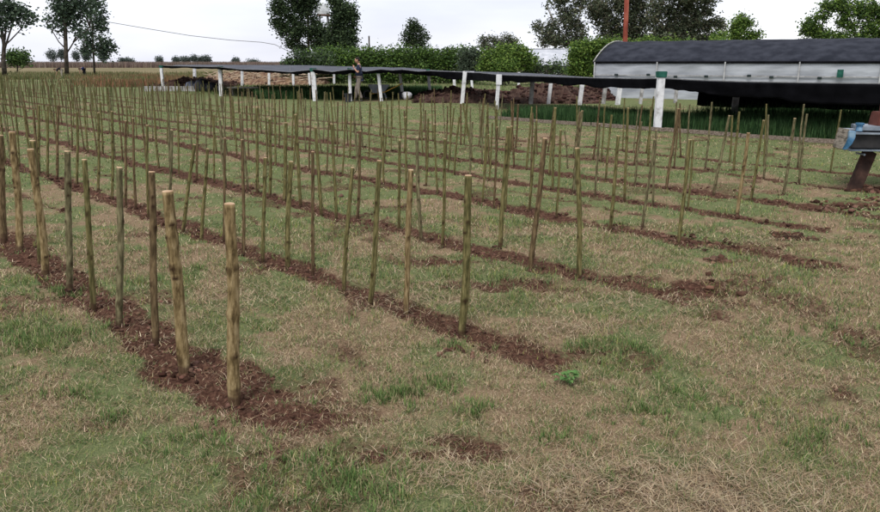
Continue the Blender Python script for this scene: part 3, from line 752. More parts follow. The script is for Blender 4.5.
tree("lone_dark_tree", "small dark tree standing alone above the hedge", 125,
     [([(413, 66), (413, 45), (414, 32)], 2, 1)],
     [(413, 24, 5, 3.5), (417, 30, 7, 3.5), (408, 34, 5, 3), (423, 37, 5, 4), (404, 38, 5, 2.2), (414, 39, 7, 3), (408, 44, 5, 3), (420, 45, 7, 3), (411, 28, 4, 4)], 2300, .26, DK, seed=43, fill=.12)
tree("grey_tree", "low grey-green feathery tree behind the middle of the hedge", 135,
     [([(497, 66), (497, 48), (497, 42)], 1.6, .8), ([(497, 55), (488, 47)], .8, .4), ([(497, 55), (507, 46)], .8, .4)],
     [(483, 40, 4, 3), (484, 46, 5, 3), (493, 39, 6, 2.5), (500, 43, 6, 3.5), (507, 38, 5, 2.5), (513, 42, 5, 3), (490, 48, 6, 3), (510, 47, 6, 3)], 2232, .26, EUC, seed=44, fill=.1)
tree("leaning_eucalyptus", "eucalyptus with pale forked trunks behind the white roof", 105,
     [([(574, 62), (574, 45), (570, 25), (564, 5), (561, -8)], 2.4, 1.2), ([(574, 42), (577, 28), (580, 10), (583, -6)], 1.5, .8), ([(573, 46), (565, 36), (556, 28)], 1.0, .5), ([(560, 60), (556, 47), (548, 36), (540, 30)], 1.2, .5)],
     [(538, 26, 4.5, 3), (536, 30, 3.5, 2.5), (545, 29, 3, 3), (554, 22, 5, 3), (552, 29, 6, 4), (548, 37, 7, 4), (557, 40, 8, 5), (545, 43, 6, 3.5), (566, 42, 8, 4), (577, 42, 8, 4), (566, 20, 7, 5), (562, 10, 6, 4), (574, 12, 8, 6), (577, 25, 6, 5), (569, 31, 7, 5), (581, 33, 6, 5), (558, 0, 7, 3), (548, 6, 3, 1.5), (566, -3, 10, 4), (582, 2, 7, 3.5), (594, 4, 6, 3), (587, -4, 9, 4)], 5600, .26, EUC, bark=PALEBARK, seed=45, fill=.15)
tree("eucalyptus", "big grey-green eucalyptus just left of and behind the rusty pole", 108,
     [([(610, 62), (609, 40), (608, 20), (606, -5)], 2.4, 1.5), ([(609, 40), (617, 25), (622, 8)], 1.3, .7), ([(610, 30), (600, 14)], 1, .5), ([(640, 60), (639, 35), (643, 10)], 2, 1)],
     [(593, 10, 6, 4), (600, 5, 8, 5), (596, 18, 7, 4), (606, 14, 8, 5), (603, 26, 6, 5), (606, 36, 5, 4), (615, 22, 7, 6), (618, 34, 8, 6), (618, 6, 8, 6), (630, 14, 8, 7), (632, 28, 8, 7), (640, 38, 10, 5), (644, 22, 8, 8), (642, 6, 8, 6), (612, 43, 9, 3), (628, -4, 22, 5), (629, 40, 8, 4)], 9920, .27, EUC, bark=PALEBARK, seed=46, fill=.12)
tree("broad_eucalyptus", "broadest eucalyptus, above the dark tunnel roof right of the rusty pole", 104,
     [([(684, 62), (684, 40), (681, 18), (678, -8)], 3, 1.6), ([(684, 44), (694, 30), (702, 14)], 1.4, .7), ([(683, 42), (668, 26), (662, 8)], 1.4, .7), ([(690, 50), (706, 36), (716, 26)], 1.1, .5)],
     [(658, 6, 8, 5), (655, 18, 8, 6), (660, 32, 9, 6), (656, 42, 9, 4), (672, 12, 9, 7), (676, 26, 10, 7), (672, 39, 10, 5), (688, 8, 9, 7), (692, 22, 10, 7), (688, 36, 10, 6), (702, 12, 9, 5), (706, 26, 8, 4.5), (717, 22, 7, 2.8), (722, 26, 4, 2.5), (703, 38, 8, 4), (714, 36, 5, 2.5), (706, 1, 8, 4), (686, -5, 26, 5)], 11780, .27, EUC, bark=PALEBARK, seed=47, fill=.15)
tree("young_tree", "light green young tree between the eucalyptus and the right-hand tree", 85,
     [([(742, 60), (742, 40), (741, 26)], 1.2, .6), ([(742, 42), (735, 32)], .7, .3), ([(742, 42), (752, 36)], .7, .3)],
     [(740, 18, 4, 2.5), (735, 23, 4, 3), (744, 23, 6, 3), (751, 23, 3.5, 2), (733, 30, 4, 2.5), (741, 30, 6, 3), (752, 36, 6, 2), (758, 34, 3, 2), (736, 39, 8, 3), (750, 41, 7, 2.5), (720, 38, 8, 4)], 4200, .19, BR, seed=48, fill=.15)
tree("green_tree", "wide fresh green tree above the right end of the tunnel roof", 78,
     [([(855, 60), (855, 40), (850, 25), (842, 12)], 2, 1), ([(855, 42), (862, 28), (872, 14)], 1.4, .7), ([(855, 44), (838, 36), (820, 30)], 1, .5), ([(856, 44), (872, 34), (886, 26)], 1.2, .5)],
     [(825, 6, 5, 3.5), (832, 8, 5, 3), (818, 16, 5, 2), (826, 17, 4, 2), (840, 4, 8, 3.5), (847, 12, 6, 3), (858, 5, 5, 3), (863, 14, 8, 4), (872, 6, 5, 3), (877, 12, 7, 5), (884, 20, 8, 5), (808, 24, 5, 3), (813, 30, 7, 4), (806, 31, 4, 3), (822, 35, 10, 3.5), (842, 22, 5, 3), (852, 27, 5, 3), (870, 26, 7, 4), (880, 33, 9, 4.5), (862, 38, 10, 3), (892, 10, 8, 8), (840, 37, 8, 2.5), (900, 28, 12, 10)], 13000, .19, BR + MID, seed=49, fill=.1)

# ------------------------------------------------------------------ hedges and bushes
def hedge(name, label, px0, px1, ytop, Y, n, leaf, cols, cat='hedge', seed=70, dep=1.4, ybot=None):
    x0 = at(px0, 60, Y).x; x1 = at(px1, 60, Y).x; zt = at((px0 + px1) / 2, ytop, Y).z
    root = empty(name, ((x0 + x1) / 2, Y, 0)); tag(root, label, cat)
    rd = random.Random(seed); bl = []
    k = max(2, int((x1 - x0) / .8)); cx = (x0 + x1) / 2
    for i in range(k + 1):
        x = x0 + (x1 - x0) * i / k - cx; h_ = zt + rd.uniform(-.12, .08)
        bl.append((x, rd.uniform(-.15, .15), h_ - .62, .75, dep * .62, .62)); bl.append((x + .2, rd.uniform(-.2, .2), h_ * .42, .8, dep * .7, h_ * .42))
    crown("foliage", bl, leaf, n=n, cols=cols, parent=root, seed=seed, fill=.55)
    b = MB()
    for i in range(k): 
        x = x0 + (x1 - x0) * (i + .5) / k - cx; b.tube([(x, 0, -.05), (x + rd.uniform(-.1, .1), 0, zt * .7)], [.07, .03], 6)
    b.build("stem", BARKT, root)["kind"] = "stuff"
    return root
hedge("clipped_hedge", "long clipped green hedge behind the shade net, flat on top", 322, 470, 48.5, 60, 26000, .15, BR[:3] + MID, seed=71)
def bush(name, label, Y, specs, n, leaf, cols, seed, foot):
    p = at(foot, 60, Y); root = empty(name, (p.x, Y, 0)); tag(root, label, 'bush')
    bl = [(q[0] - p.x, q[1] - Y, *q[2:]) for q in pblobs(Y, specs, seed)]
    crown("foliage", bl, leaf, n=n, cols=cols, parent=root, seed=seed, fill=.45)
    b = MB(); rd = random.Random(seed)
    for j in range(5): b.tube([(rd.uniform(-.3, .3), rd.uniform(-.3, .3), -.05), (rd.uniform(-1, 1), rd.uniform(-.6, .6), max(.5, bl[0][2]))], [.05, .02], 6)
    b.build("stem", BARKT, root)
GR = [(.075, .10, .065), (.10, .125, .085), (.055, .075, .05)]
bush("loose_shrub", "loose greyish shrubs at the left end of the clipped hedge", 58, [(292, 62, 7, 5), (303, 58, 8, 6), (314, 58, 8, 6), (324, 62, 9, 8), (310, 68, 14, 8), (290, 70, 8, 6)], 4500, .14, GR + MID, 81, 308)
bush("pale_shrub", "pale grey-green shrub between the clipped hedge and the bright bush", 57, [(466, 56, 7, 6), (476, 58, 7, 7), (470, 68, 12, 8)], 2600, .13, GR, 82, 470)
bush("bright_bush", "bright yellow-green rounded bush left of the white-roofed house", 55, [(490, 58, 8, 7), (503, 53, 9, 6), (518, 53, 9, 6), (527, 60, 8, 8), (505, 66, 16, 9), (488, 68, 8, 8)], 9000, .13, BR, 83, 507)
bush("house_shrub", "thin mixed shrubs in front of the white-roofed house", 56, [(536, 66, 6, 6), (546, 69, 7, 4), (556, 66, 4, 6), (563, 70, 6, 4), (530, 72, 8, 5)], 1300, .13, MID + GR, 84, 546)
bush("big_green_bush", "big bright green bush between the house roof and the tunnel", 50, [(580, 50, 9, 7), (592, 47, 9, 6), (604, 47, 9, 6), (615, 46, 8, 5), (576, 60, 8, 9), (588, 66, 10, 10), (600, 60, 10, 12), (578, 72, 8, 6), (626, 46, 7, 4)], 12000, .12, BR, 85, 592)
bush("behind_tunnel_shrub", "low green tree tops showing just over the tunnel roof ridge", 66, [(650, 42, 12, 3), (672, 43, 10, 2.5), (720, 42, 10, 2), (690, 44, 8, 2)], 1500, .15, BR, 86, 680)

# ------------------------------------------------------------------ far fields and weeds
def field_blades(name, label, n, Y0, Y1, px0, px1, L0, L1, W0, W1, cols, lean=.4, clump=None):
    y = rng.uniform(Y0, Y1, n); px_ = rng.uniform(px0, px1, n) if lean != .51 else rng.normal((px0 + px1) / 2, (px1 - px0) / 3.2, n); x = (px_ - 440) / 765 * y
    if clump: 
        k = fbm(x * clump, y * clump, 3, 7) > .47; x, y = x[k], y[k]; n = len(x)
    return blades(name, x, y, np.zeros(n) - .02, rng.uniform(0, 6.28, n), rng.uniform(0, lean, n), rng.uniform(L0, L1, n), rng.uniform(W0, W1, n), pick(cols, n), label=label, two=False)
field_blades("dry_maize_field", "strip of standing dry maize along the horizon", 60000, 255, 330, -60, 500, 1.5, 2.35, .12, .3, [(.20, .15, .12), (.16, .115, .095), (.24, .19, .15), (.12, .085, .075)], .3)
field_blades("dry_weeds", "reddish brown dry weeds left of the white posts", 13000, 50, 85, 92, 180, .2, .65, .03, .07, [(.20, .10, .055), (.26, .14, .08), (.14, .08, .05), (.12, .12, .05)], .51, .25)
field_blades("field_weeds", "rough green and tan weeds at the far edge of the stakes", 22000, 62, 118, -60, 240, .2, .6, .04, .10, [(.10, .12, .045), (.16, .15, .07), (.24, .20, .11), (.07, .09, .035)], .5, .12)
field_blades("rough_grass", "rough grass behind the shade house", 20000, 38, 80, 150, 900, .08, .28, .03, .06, [(.09, .13, .045), (.12, .16, .06), (.17, .17, .08)], .6)

# ------------------------------------------------------------------ shade house
POSTM = noisy("whitewashed_concrete", (.30, .29, .28), (.66, .66, .67), 7, .9, c3=(.56, .56, .57), bump=.4, lo=.25, hi=.55)
POSTG = noisy("weathered_post", (.20, .19, .18), (.42, .41, .40), 6, .9, bump=.3)
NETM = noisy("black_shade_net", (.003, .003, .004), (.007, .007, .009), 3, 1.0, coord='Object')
NETTOP = noisy("sky_sheen_net", (.045, .048, .058), (.085, .09, .108), 1.2, .7)  # top of the black net, greyed to paint in the reflected sky
GCLOTH = noisy("green_cloth", (.012, .06, .045), (.03, .12, .09), 6, .8)
WIRE = noisy("grey_wire", (.10, .10, .10), (.2, .2, .2), 8, .6)
shade = empty("shade_house", (0, 26, 0)); tag(shade, "long low shade house of black net on whitewashed posts", 'shade house')
SH = Vector((0, 26, 0))
posts = [((163.5, 90), (161, 66), 2.6, 1), ((194.5, 85), (194.5, 66), 2.6, 0), ((221.5, 96), (220, 67), 3.6, 1), ((242, 86), (242, 70), 2.4, 0), ((269, 86), (269, 73), 2.2, 0), ((293.5, 86), (293, 72), 2.2, 0),
         ((315.5, 101), (313, 69), 4.4, 1), ((310, 86), (309, 73), 2.0, 0), ((334, 84), (334, 69), 2.2, 0), ((350.5, 101), (349.5, 69), 3.0, 1), ((382, 101), (378, 71), 3.0, 1), ((403.5, 98), (399.5, 71), 2.8, 1), ((430.5, 95), (428, 70), 2.8, 1),
         ((424, 83), (424, 77), 2.6, 0), ((454.5, 88), (454, 71), 2.8, 0), ((461.5, 104), (465, 72), 3.8, 0), ((472.5, 88), (471, 72), 2.4, 0), ((496, 110), (499, 75), 3.6, 2), ((518.5, 90), (519, 72), 2.4, 0), ((530.5, 104), (533, 76), 4.0, 3),
         ((548, 104), (551.5, 77), 3.4, 0), ((579, 105), (583, 78), 4.0, 0), ((588, 97), (589, 79), 2.2, 0), ((603, 104), (606, 80), 3.6, 3), ((617, 105), (621, 79), 4.4, 0), ((640, 104), (643, 82), 3.0, 3), ((657, 130.5), (661.5, 73), 6.9, 1), ((675, 103), (677, 85), 3, 3), ((733, 119), (737, 90), 5.4, 3)]
for (bx, by), (tx, ty), w, kind in posts:
    B = gp(bx, by); T = at(tx, ty, B.y); r_ = w * B.y / 760
    b = MB(); b.beam(B - Vector((0, 0, .2)) - SH, T - SH, r_, r_)
    p = b.build("post", POSTG if kind == 3 else POSTM, shade, bevel=min(.012, r_ * .12))
    if kind == 1:
        q = MB(); d = (T - B).normalized()
        q.box(T - SH + Vector((0, 0, -.03)), (r_ * 1.25, r_ * 1.25, .14), None, 1.1)
        if w > 7: q.box(T - SH + Vector((.14, -.02, -.02)), (.14, .05, .05))
        q.build("cloth_tie", GCLOTH, p, bevel=.01)
    if kind == 2:
        q = MB(); q.beam(T - SH - Vector((0, 0, .32)), T - SH + Vector((0, 0, .02)), r_ * 1.5, r_ * 1.5); q.build("post_cap", POSTM, p, bevel=.01)
b = MB(); b.beam(at(464, 72.5, 30.2) - SH, at(473, 72.5, 31) - SH, .10, .12); b.build("cross_bar", POSTM, shade)
# front edge of the net, metres
fe = [(160, 65.6, 46), (195, 66.6, 41), (219, 67.0, 36), (240, 69.5, 35), (262, 70, 34), (290, 72.2, 33), (315, 69.5, 31.6), (332, 72, 31.6), (350, 69.5, 31.5), (366, 71.6, 31.5), (380, 69.5, 31.5), (392, 70.5, 32), (402, 69.6, 32.5), (418, 71.5, 32.5), (430, 71, 32.5), (455, 72, 31.5), (480, 73, 28.5), (498, 75, 26), (530, 76.2, 24.4), (560, 77.2, 23), (600, 78.4, 20.8), (640, 79, 18.8), (662, 78.6, 18.0), (700, 80.6, 17.3), (740, 82, 16.8), (800, 83, 15.6), (880, 84, 14.6), (960, 86, 13.6)]
be = [(175, 64.8, 56), (200, 64.6, 52), (219, 64.6, 51), (240, 64.8, 50), (262, 64.8, 50), (290, 65, 48), (315, 65.2, 47), (332, 66, 46), (350, 66.2, 46), (366, 67, 46), (380, 66.8, 46), (392, 67.5, 45), (402, 67.3, 44), (418, 68.5, 42), (430, 69.8, 40), (455, 71.2, 36), (480, 71.4, 33.5), (498, 72, 31), (530, 73, 29.5), (560, 75, 28.5), (600, 77.8, 27), (640, 79.3, 25), (662, 79.6, 24), (700, 81.2, 23.4), (740, 83, 23), (800, 84, 22), (880, 85, 21), (960, 87, 20)]
low = [67.2, 68.2, 69, 71.5, 72.5, 74.5, 72.5, 74.5, 73.5, 74, 73, 73.6, 73.2, 75, 76, 79, 80.5, 80.5, 82, 84, 87, 89.5, 88.5, 93, 97, 103, 107, 111]
def ruled(A, Bq, nm, mat, rows=10, sag=.0, seed=1):
    """sheet between two polylines, with folds"""
    A = np.array(A); Bq = np.array(Bq); n = 340
    t = np.linspace(0, len(A) - 1, n); 
    a = np.stack([np.interp(t, range(len(A)), A[:, i]) for i in range(3)], 1); c = np.stack([np.interp(t, range(len(A)), Bq[:, i]) for i in range(3)], 1)
    V = []
    for j in range(rows + 1):
        s = j / rows; p = a * (1 - s) + c * s
        p[:, 2] -= sag * math.sin(math.pi * s) * (.6 + .8 * fbm(t * .8, t * 0 + s, 2, seed))
        if sag == 0:
            p[:, 1] += s * (.16 * (fbm(t * 1.3, t * 0 + s * 1.5, 3, seed) - .5)); p[:, 2] += s * .13 * (fbm(t * 2.6, t * 0, 4, seed + 5) - .5); p[:, 1] += s * .10 * (fbm(t * 7, t * 0, 2, seed + 6) - .5)
        V.append(p)
    V = np.concatenate(V); idx = np.arange((rows + 1) * n).reshape(rows + 1, n)
    F = np.stack([idx[:-1, :-1].ravel(), idx[:-1, 1:].ravel(), idx[1:, 1:].ravel(), idx[1:, :-1].ravel()], 1)
    o = mesh_np(nm, V - np.array(SH), F, mat, smooth=True, parent=shade)
    md = o.modifiers.new('thickness', 'SOLIDIFY'); md.thickness = .006
    return o
FA = [at(*q) for q in fe]; BA = [at(*q) for q in be]; LA = [at(fe[i][0], low[i], fe[i][2]) for i in range(len(fe))]
for i, p in enumerate(LA): p.y += .12
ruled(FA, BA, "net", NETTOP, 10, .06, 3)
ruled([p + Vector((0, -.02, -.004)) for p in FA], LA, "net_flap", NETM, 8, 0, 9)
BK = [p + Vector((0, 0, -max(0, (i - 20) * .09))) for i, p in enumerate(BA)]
ruled(BA[23:], [Vector((p.x, p.y + .1, max(.25, p.z - 1.0))) for p in BA[23:]], "rear_dark_backdrop", NETM, 5, 0, 4)  # black sheet added as a backdrop for the darkness deep under the net
b = MB(); b.tube([p - SH + Vector((0, -.03, .012)) for p in FA], .010, 5); b.build("edge_wire", WIRE, shade)
b = MB()
for i in range(2, 27, 3): b.tube([FA[i] - SH + Vector((0, 0, .01)), BA[i] - SH + Vector((0, 0, .015))], .006, 4)
b.build("cross_wire", WIRE, shade)

# ------------------------------------------------------------------ seedling beds under the net
def bed(name, label, n, n0, n1, u0, u1, L0, L1, cols, w=(.006, .014), lean=.45, patch=0):
    nn = rng.uniform(n0, n1, n); uu = rng.uniform(u0, u1, n)
    if patch: k = fbm(nn * .9, uu * .9, 3, 55) > patch; nn, uu = nn[k], uu[k]
    n = len(nn); x, y = nn * NX + uu * UX, nn * NY + uu * UY
    hh = rng.uniform(L0, L1, n) * (.7 + .6 * fbm(x * 2, y * 2, 3, 77)) * sstep(n0 - .02, n0 + .25, nn)
    return blades(name, x, y, relief(x, y) - .01, rng.uniform(0, 6.28, n), rng.uniform(.05, lean, n), np.maximum(hh, .06), rng.uniform(*w, n) * 1.2, pick(cols, n), label=label, two=False)
BED = [(.026, .062, .022), (.042, .088, .030), (.065, .12, .045), (.018, .042, .016)]
bed("seedling_bed", "dense green seedlings growing under the shade net behind the board", 52000, 16.0, 19.0, -3, 14.8, .22, .40, BED, (.012, .026))
bed("rear_seedling_bed", "second strip of green seedlings deeper under the net", 18000, 19.3, 26, -6, 11.0, .25, .5, BED, (.015, .03))
def bed_px(name, label, n, pa, pb, ya, yb, L0, L1, cols):
    P = []
    px_ = rng.uniform(pa, pb, n); q = rng.uniform(ya, yb, n)
    y = 1.0 / (rng.uniform(1 / yb, 1 / ya, n)); x = (px_ - 440) / 765 * y
    return blades(name, x, y, np.zeros(n) - .01, rng.uniform(0, 6.28, n), rng.uniform(.05, .5, n), rng.uniform(L0, L1, n), rng.uniform(.025, .05, n), pick(cols, n), label=label, two=False)
bed_px("left_seedling_bed", "dark green seedlings under the net left of the standing person", 11000, 253, 345, 33.5, 43, .3, .5, BED)
bed_px("middle_seedling_bed", "dark green seedlings under the net behind the standing person", 11000, 330, 442, 36, 46, .2, .4, BED)
False and bed_px("background_planting", "taller dark greenery along the back of the shade house", 9000, 290, 480, 46, 56, .4, .9, [(.018, .04, .015), (.03, .06, .02)])

BOARD = noisy("weathered_board", (.10, .075, .06), (.26, .21, .17), 3, .85, stretch=(1, 12, 12), bump=.4)
brd = empty("bed_edging", (0, 0, 0)); tag(brd, "weathered boards on edge along the front of the green seedling bed", 'board edging')
u = -3.0
while u < 14.6:
    ln = 1.9 + rs.uniform(-.2, .3)
    a = nu(15.72 + rs.uniform(-.03, .03), u); c = nu(15.72 + rs.uniform(-.03, .03), min(14.8, u + ln - .015))
    b = MB(); b.beam((a[0], a[1], .045 + rs.uniform(-.01, .01)), (c[0], c[1], .045 + rs.uniform(-.01, .01)), .03, .09); b.build("plank", BOARD, brd, bevel=.003)
    u += ln
# ------------------------------------------------------------------ soil heaps
def heap(name, label, px0, px1, Y, pytop, depth, seed, cols, py_shape=None, n=90, cat='soil heap'):
    x0 = (px0 - 440) / 765 * Y; x1 = (px1 - 440) / 765 * Y; H = at(440, pytop, Y + depth * .2).z
    gx, gy = np.meshgrid(np.linspace(x0, x1, n), np.linspace(Y - depth / 2, Y + depth / 2, n // 2))
    s = (gx - x0) / (x1 - x0); t = (gy - Y) / (depth / 2)
    env = np.clip(1 - t ** 2, 0, 1) ** .8 * np.clip(np.sin(np.pi * s), 0, 1) ** .45
    z = H * env * (.62 + .75 * fbm(gx * .8, gy * .8, 3, seed)) + env * (fbm(gx * 3.5, gy * 3.5, 4, seed + 3) - .5) * .62 - .03
    z[[0, -1], :] = -.05; z[:, [0, -1]] = -.05
    V = np.stack([gx.ravel(), gy.ravel(), z.ravel()], 1); idx = np.arange(gx.size).reshape(gx.shape)
    F = np.stack([idx[:-1, :-1].ravel(), idx[:-1, 1:].ravel(), idx[1:, 1:].ravel(), idx[1:, :-1].ravel()], 1)
    tn = np.array(cols)[rng.integers(0, len(cols), len(V))] * (.75 + .5 * fbm(gx * 3, gy * 3, 3, 9).ravel()[:, None])
    o = mesh_np(name, V, F, CLOD, smooth=False, tint=tn); tag(o, label, cat)
    HEAPS.append((o, gx, gy, z))
    return o, gx, gy, z
HEAPS = []
RED = [(.050, .029, .022), (.034, .020, .016), (.075, .047, .035)]
heap("soil_heap", "long heap of dark red soil behind the posts left of the middle", 414, 512, 34, 88.5, 8, 1, RED)
heap("soil_heap", "second dark soil heap below the white-roofed house", 506, 590, 33, 84.5, 7, 2, RED)
heap("soil_heap", "small low heap of brown soil by the tunnel", 578, 612, 34, 88, 4, 3, RED, cat='soil heap')
heap("soil_heap", "row of dark clods behind the first white posts at the left", 158, 232, 52, 79, 8, 4, RED)
hp = heap("brush_heap", "heap of cut sticks and soil behind the net at the left", 205, 335, 62, 70.5, 14, 5, [(.16, .10, .06), (.10, .055, .04), (.24, .17, .11)], cat='brush heap')[0]
for ob, gx, gy, z in HEAPS:
    k = 420; ii = rng.integers(1, gx.shape[0] - 1, k); jj = rng.integers(1, gx.shape[1] - 1, k)
    R = rng.uniform(.03, .15, k) * rng.uniform(.4, 1, k)
    lumps("clod", gx[ii, jj], gy[ii, jj], z[ii, jj] + R * .2, R, pick([(.045, .024, .02), (.08, .045, .036), (.025, .013, .011)], k), parent=ob)
b = MB()
for i in range(260):
    px_ = rs.uniform(208, 325); Y = rs.uniform(55.5, 61); zz = rs.uniform(.1, .8); x = (px_ - 440) / 765 * Y; a = rs.uniform(0, 6.28); l_ = rs.uniform(.4, 1.4)
    b.tube([(x, Y, zz), (x + math.cos(a) * l_, Y + math.sin(a) * l_ * .4, zz + rs.uniform(-.1, .35))], [.035, .02], 4)
b.build("stick", noisy("dry_stick", (.22, .16, .11), (.46, .37, .27), 3, .8), hp)['kind'] = 'stuff'

# ------------------------------------------------------------------ plastic tunnel (greenhouse)
PLAST = noisy("milky_plastic", (.26, .275, .30), (.40, .42, .45), 1.4, .35, stretch=(.6, .6, 3), bump=.4, bscale=2.5)
ROOFN = noisy("dark_roof_net", (.018, .020, .027), (.036, .039, .050), 2.2, .95, stretch=(1, 1, 1), bump=.25, bscale=1.5)
WHT = noisy("white_timber", (.55, .55, .54), (.72, .72, .71), 4, .7)
SPM = noisy('grey_timber', (.30, .30, .30), (.46, .46, .46), 4, .8)
tun = empty("plastic_tunnel", (7.2, 35.6, 0), math.radians(-31)); tag(tun, "long plastic growing tunnel with dark netted roof and milky side sheets", 'greenhouse')
WZ, RZ, HWD, LN = 1.60, 2.60, 3.6, 26.0
b = MB(); prof = []
for i in range(17):
    a = math.pi * i / 16; yy = 2 * HWD * i / 16; prof.append((yy, WZ + (RZ - WZ) * (1 - abs((yy - HWD) / HWD) ** 2.1)))
NSEG = 52; V = []; F = []
for j in range(NSEG + 1):
    x = LN * j / NSEG
    for y, z in prof: V.append((x, y, z + .02 * math.sin(j * 1.7) * math.sin(y * 1.3) - .025 * (j % 4 == 2)))
for j in range(NSEG):
    for i in range(16): F.append((j * 17 + i, (j + 1) * 17 + i, (j + 1) * 17 + i + 1, j * 17 + i + 1))
o = mesh_np("roof_cover", V, F, ROOFN, smooth=True, parent=tun); md = o.modifiers.new('t', 'SOLIDIFY'); md.thickness = .02
b = MB(); b.tube([(-.05, -.03, WZ - .02), (LN, -.03, WZ - .02)], .05, 8); b.build("eave_roll", NETM, tun)
# gable arch and gable sheet
b = MB(); b.tube([(-.06, y, z + .02) for y, z in prof], .03, 8); b.build("gable_hoop", POSTG, tun, smooth=True)
V = [(0, y, z) for y, z in prof] + [(0, y, 0) for y, z in prof]
F = [(i, i + 1, 17 + i + 1, 17 + i) for i in range(16)]
mesh_np("gable_sheet", V, F, PLAST, parent=tun)
PN = 9
for k in range(PN):
    xa, xb = LN * k / PN, LN * (k + 1) / PN
    nx, nz = 16, 8; V = []; F = []
    for i in range(nx + 1):
        for j in range(nz + 1):
            s, t = i / nx, j / nz
            V.append((xa + (xb - xa) * s, .015 * math.sin(9 * t + 4 * s * s + k) * math.sin(math.pi * s) + .02 * math.sin((t * 3 - s * 2) * 5 + k * 2) * math.sin(math.pi * s), .12 + (WZ - .16) * t))
    for i in range(nx):
        for j in range(nz): F.append((i * (nz + 1) + j, (i + 1) * (nz + 1) + j, (i + 1) * (nz + 1) + j + 1, i * (nz + 1) + j + 1))
    mesh_np("side_sheet", V, F, PLAST, smooth=True, parent=tun)
    b = MB(); b.beam((xa + .03, -.06, -.1), (xa + .03, -.06, WZ), .07, .05); b.build("side_post", SPM, tun)
b = MB(); b.box((LN / 2, -.05, .12), (LN, .05, .34)); b.build("skirt_board", PLAST, tun)
b = MB(); b.beam((0, -.055, 1.02), (LN, -.055, 1.02), .03, .03); b.build("side_rail", POSTG, tun)
for k in range(7):
    b = MB(); b.box((1.2 + k * 1.35 + rs.uniform(-.3, .3), -.10, 1.0 + rs.uniform(-.04, .04)), (.16, .05, .10)); b.build("clamp", noisy("dark_rubber", (.02, .03, .03), (.04, .05, .05), 5), tun, bevel=.01)
b = MB(); b.box((10.2, -.10, 1.15), (.22, .04, .3)); b.build("green_patch", GCLOTH, tun)

# ------------------------------------------------------------------ house with the white sheet roof
hx = at(552, 60, 78); hs = empty("white_roofed_house", (hx.x, 78, 0), math.radians(4)); tag(hs, "low house with a corrugated white sheet roof behind the shrubs", 'house')
SHEET = noisy("white_roof_sheet", (.36, .38, .41), (.50, .51, .54), 2, .7)
V = []; F = []; ncor = 84; wd = 5.2
for i in range(ncor + 1):
    x = -wd / 2 + wd * i / ncor; dz = .035 * (i % 2)
    V += [(x, -2.0, 1.28 + dz), (x, 1.8, 2.95 + dz), (x, 4.6, 1.7 + dz)]
for i in range(ncor):
    for j in range(2): F.append((i * 3 + j, i * 3 + 3 + j, i * 3 + 4 + j, i * 3 + 1 + j))
o = mesh_np("roof", V, F, SHEET, parent=hs); md = o.modifiers.new('t', 'SOLIDIFY'); md.thickness = .03
b = MB(); b.box((0, 1.5, .66), (4.8, 5.6, 1.30)); b.build("wall", noisy("house_wall", (.10, .08, .07), (.2, .17, .15), 3, .9), hs)
for s in (-1.4, .3, 1.5):
    b = MB(); b.box((s, -1.32, .8), (.7, .06, .6)); w_ = b.build("window", WHT, hs); b = MB(); b.box((s, -1.362, .8), (.56, .02, .46)); b.build("pane", noisy("dark_glass", (.02, .02, .025), (.05, .05, .06), 2, .1), w_)
b = MB(); b.beam((-wd / 2, 1.8, 3.0), (wd / 2, 1.8, 3.0), .2, .05); b.build("ridge_cap", SHEET, hs)

# ------------------------------------------------------------------ water tower, poles, cable
wt = at(323.5, 14, 118); tw = empty("water_tower", (wt.x, 118, 0)); tag(tw, "pale water tank on tall legs among the dark trees", 'water tower')
TK = noisy("pale_tank", (.42, .44, .45), (.62, .64, .65), 2, .6)
zb = at(323, 14.5, 118).z; zt = at(323, 2, 118).z
b = MB(); b.lathe((0, 0, 0), [(0, zb), (1.0, zb), (1.02, zb + .5), (.92, zb + .52), (.86, zt - .5), (.80, zt - .3), (.5, zt - .05), (0, zt)], 24); b.build("tank", TK, tw, smooth=False)
b = MB(); b.lathe((0, 0, 0), [(0, zb - .18), (1.12, zb - .18), (1.12, zb), (0, zb)], 20); b.build("platform", noisy("rusty_iron", (.10, .06, .05), (.2, .13, .1), 3), tw)
for sx_ in (-1, 1):
    for sy_ in (-1, 1):
        b = MB(); b.tube([(sx_ * 1.1, sy_ * 1.1, -.1), (sx_ * .6, sy_ * .6, zb - .18)], .09, 6); b.build("leg", noisy("dark_iron", (.05, .045, .04), (.10, .09, .08), 3), tw)
b = MB()
for k in range(1, 4):
    z = (zb - .2) * k / 4; w_ = 1.1 - .5 * z / zb
    for s in (-1, 1): b.tube([(-w_, s * w_, z), (w_, s * w_, z)], .04, 5); b.tube([(s * w_, -w_, z), (s * w_, w_, z)], .04, 5)
b.build("brace", BARKT, tw)
rp_ = at(625, 42, 47); zt = at(627, -14, 47).z
b = MB(); b.tube([(rp_.x, 47, -.3), (rp_.x + .02, 47, 2), (at(627.3, -14, 47).x, 47, zt)], [.155, .15, .13], 14)
tag(b.build("rusty_pole", noisy("orange_rust", (.08, .025, .018), (.26, .085, .055), 1.6, .85, c3=(.18, .045, .03), stretch=(1, 1, .5), bump=.3), smooth=True), "tall rusty red steel pole behind the tunnel's left end", 'pole')
up = at(369, 37, 95)
r0 = empty("utility_pole", (up.x, 95, 0)); tag(r0, "short dark pole sticking up behind the clipped hedge", 'pole')
b = MB(); b.tube([(0, 0, -.3), (0, 0, up.z)], [.11, .09], 8); b.build("pole_shaft", BARKT, r0); b = MB(); b.lathe((0, 0, up.z), [(.0, 0), (.10, 0), (.12, .05), (.07, .16), (0, .18)], 8); b.build("insulator", WIRE, r0)
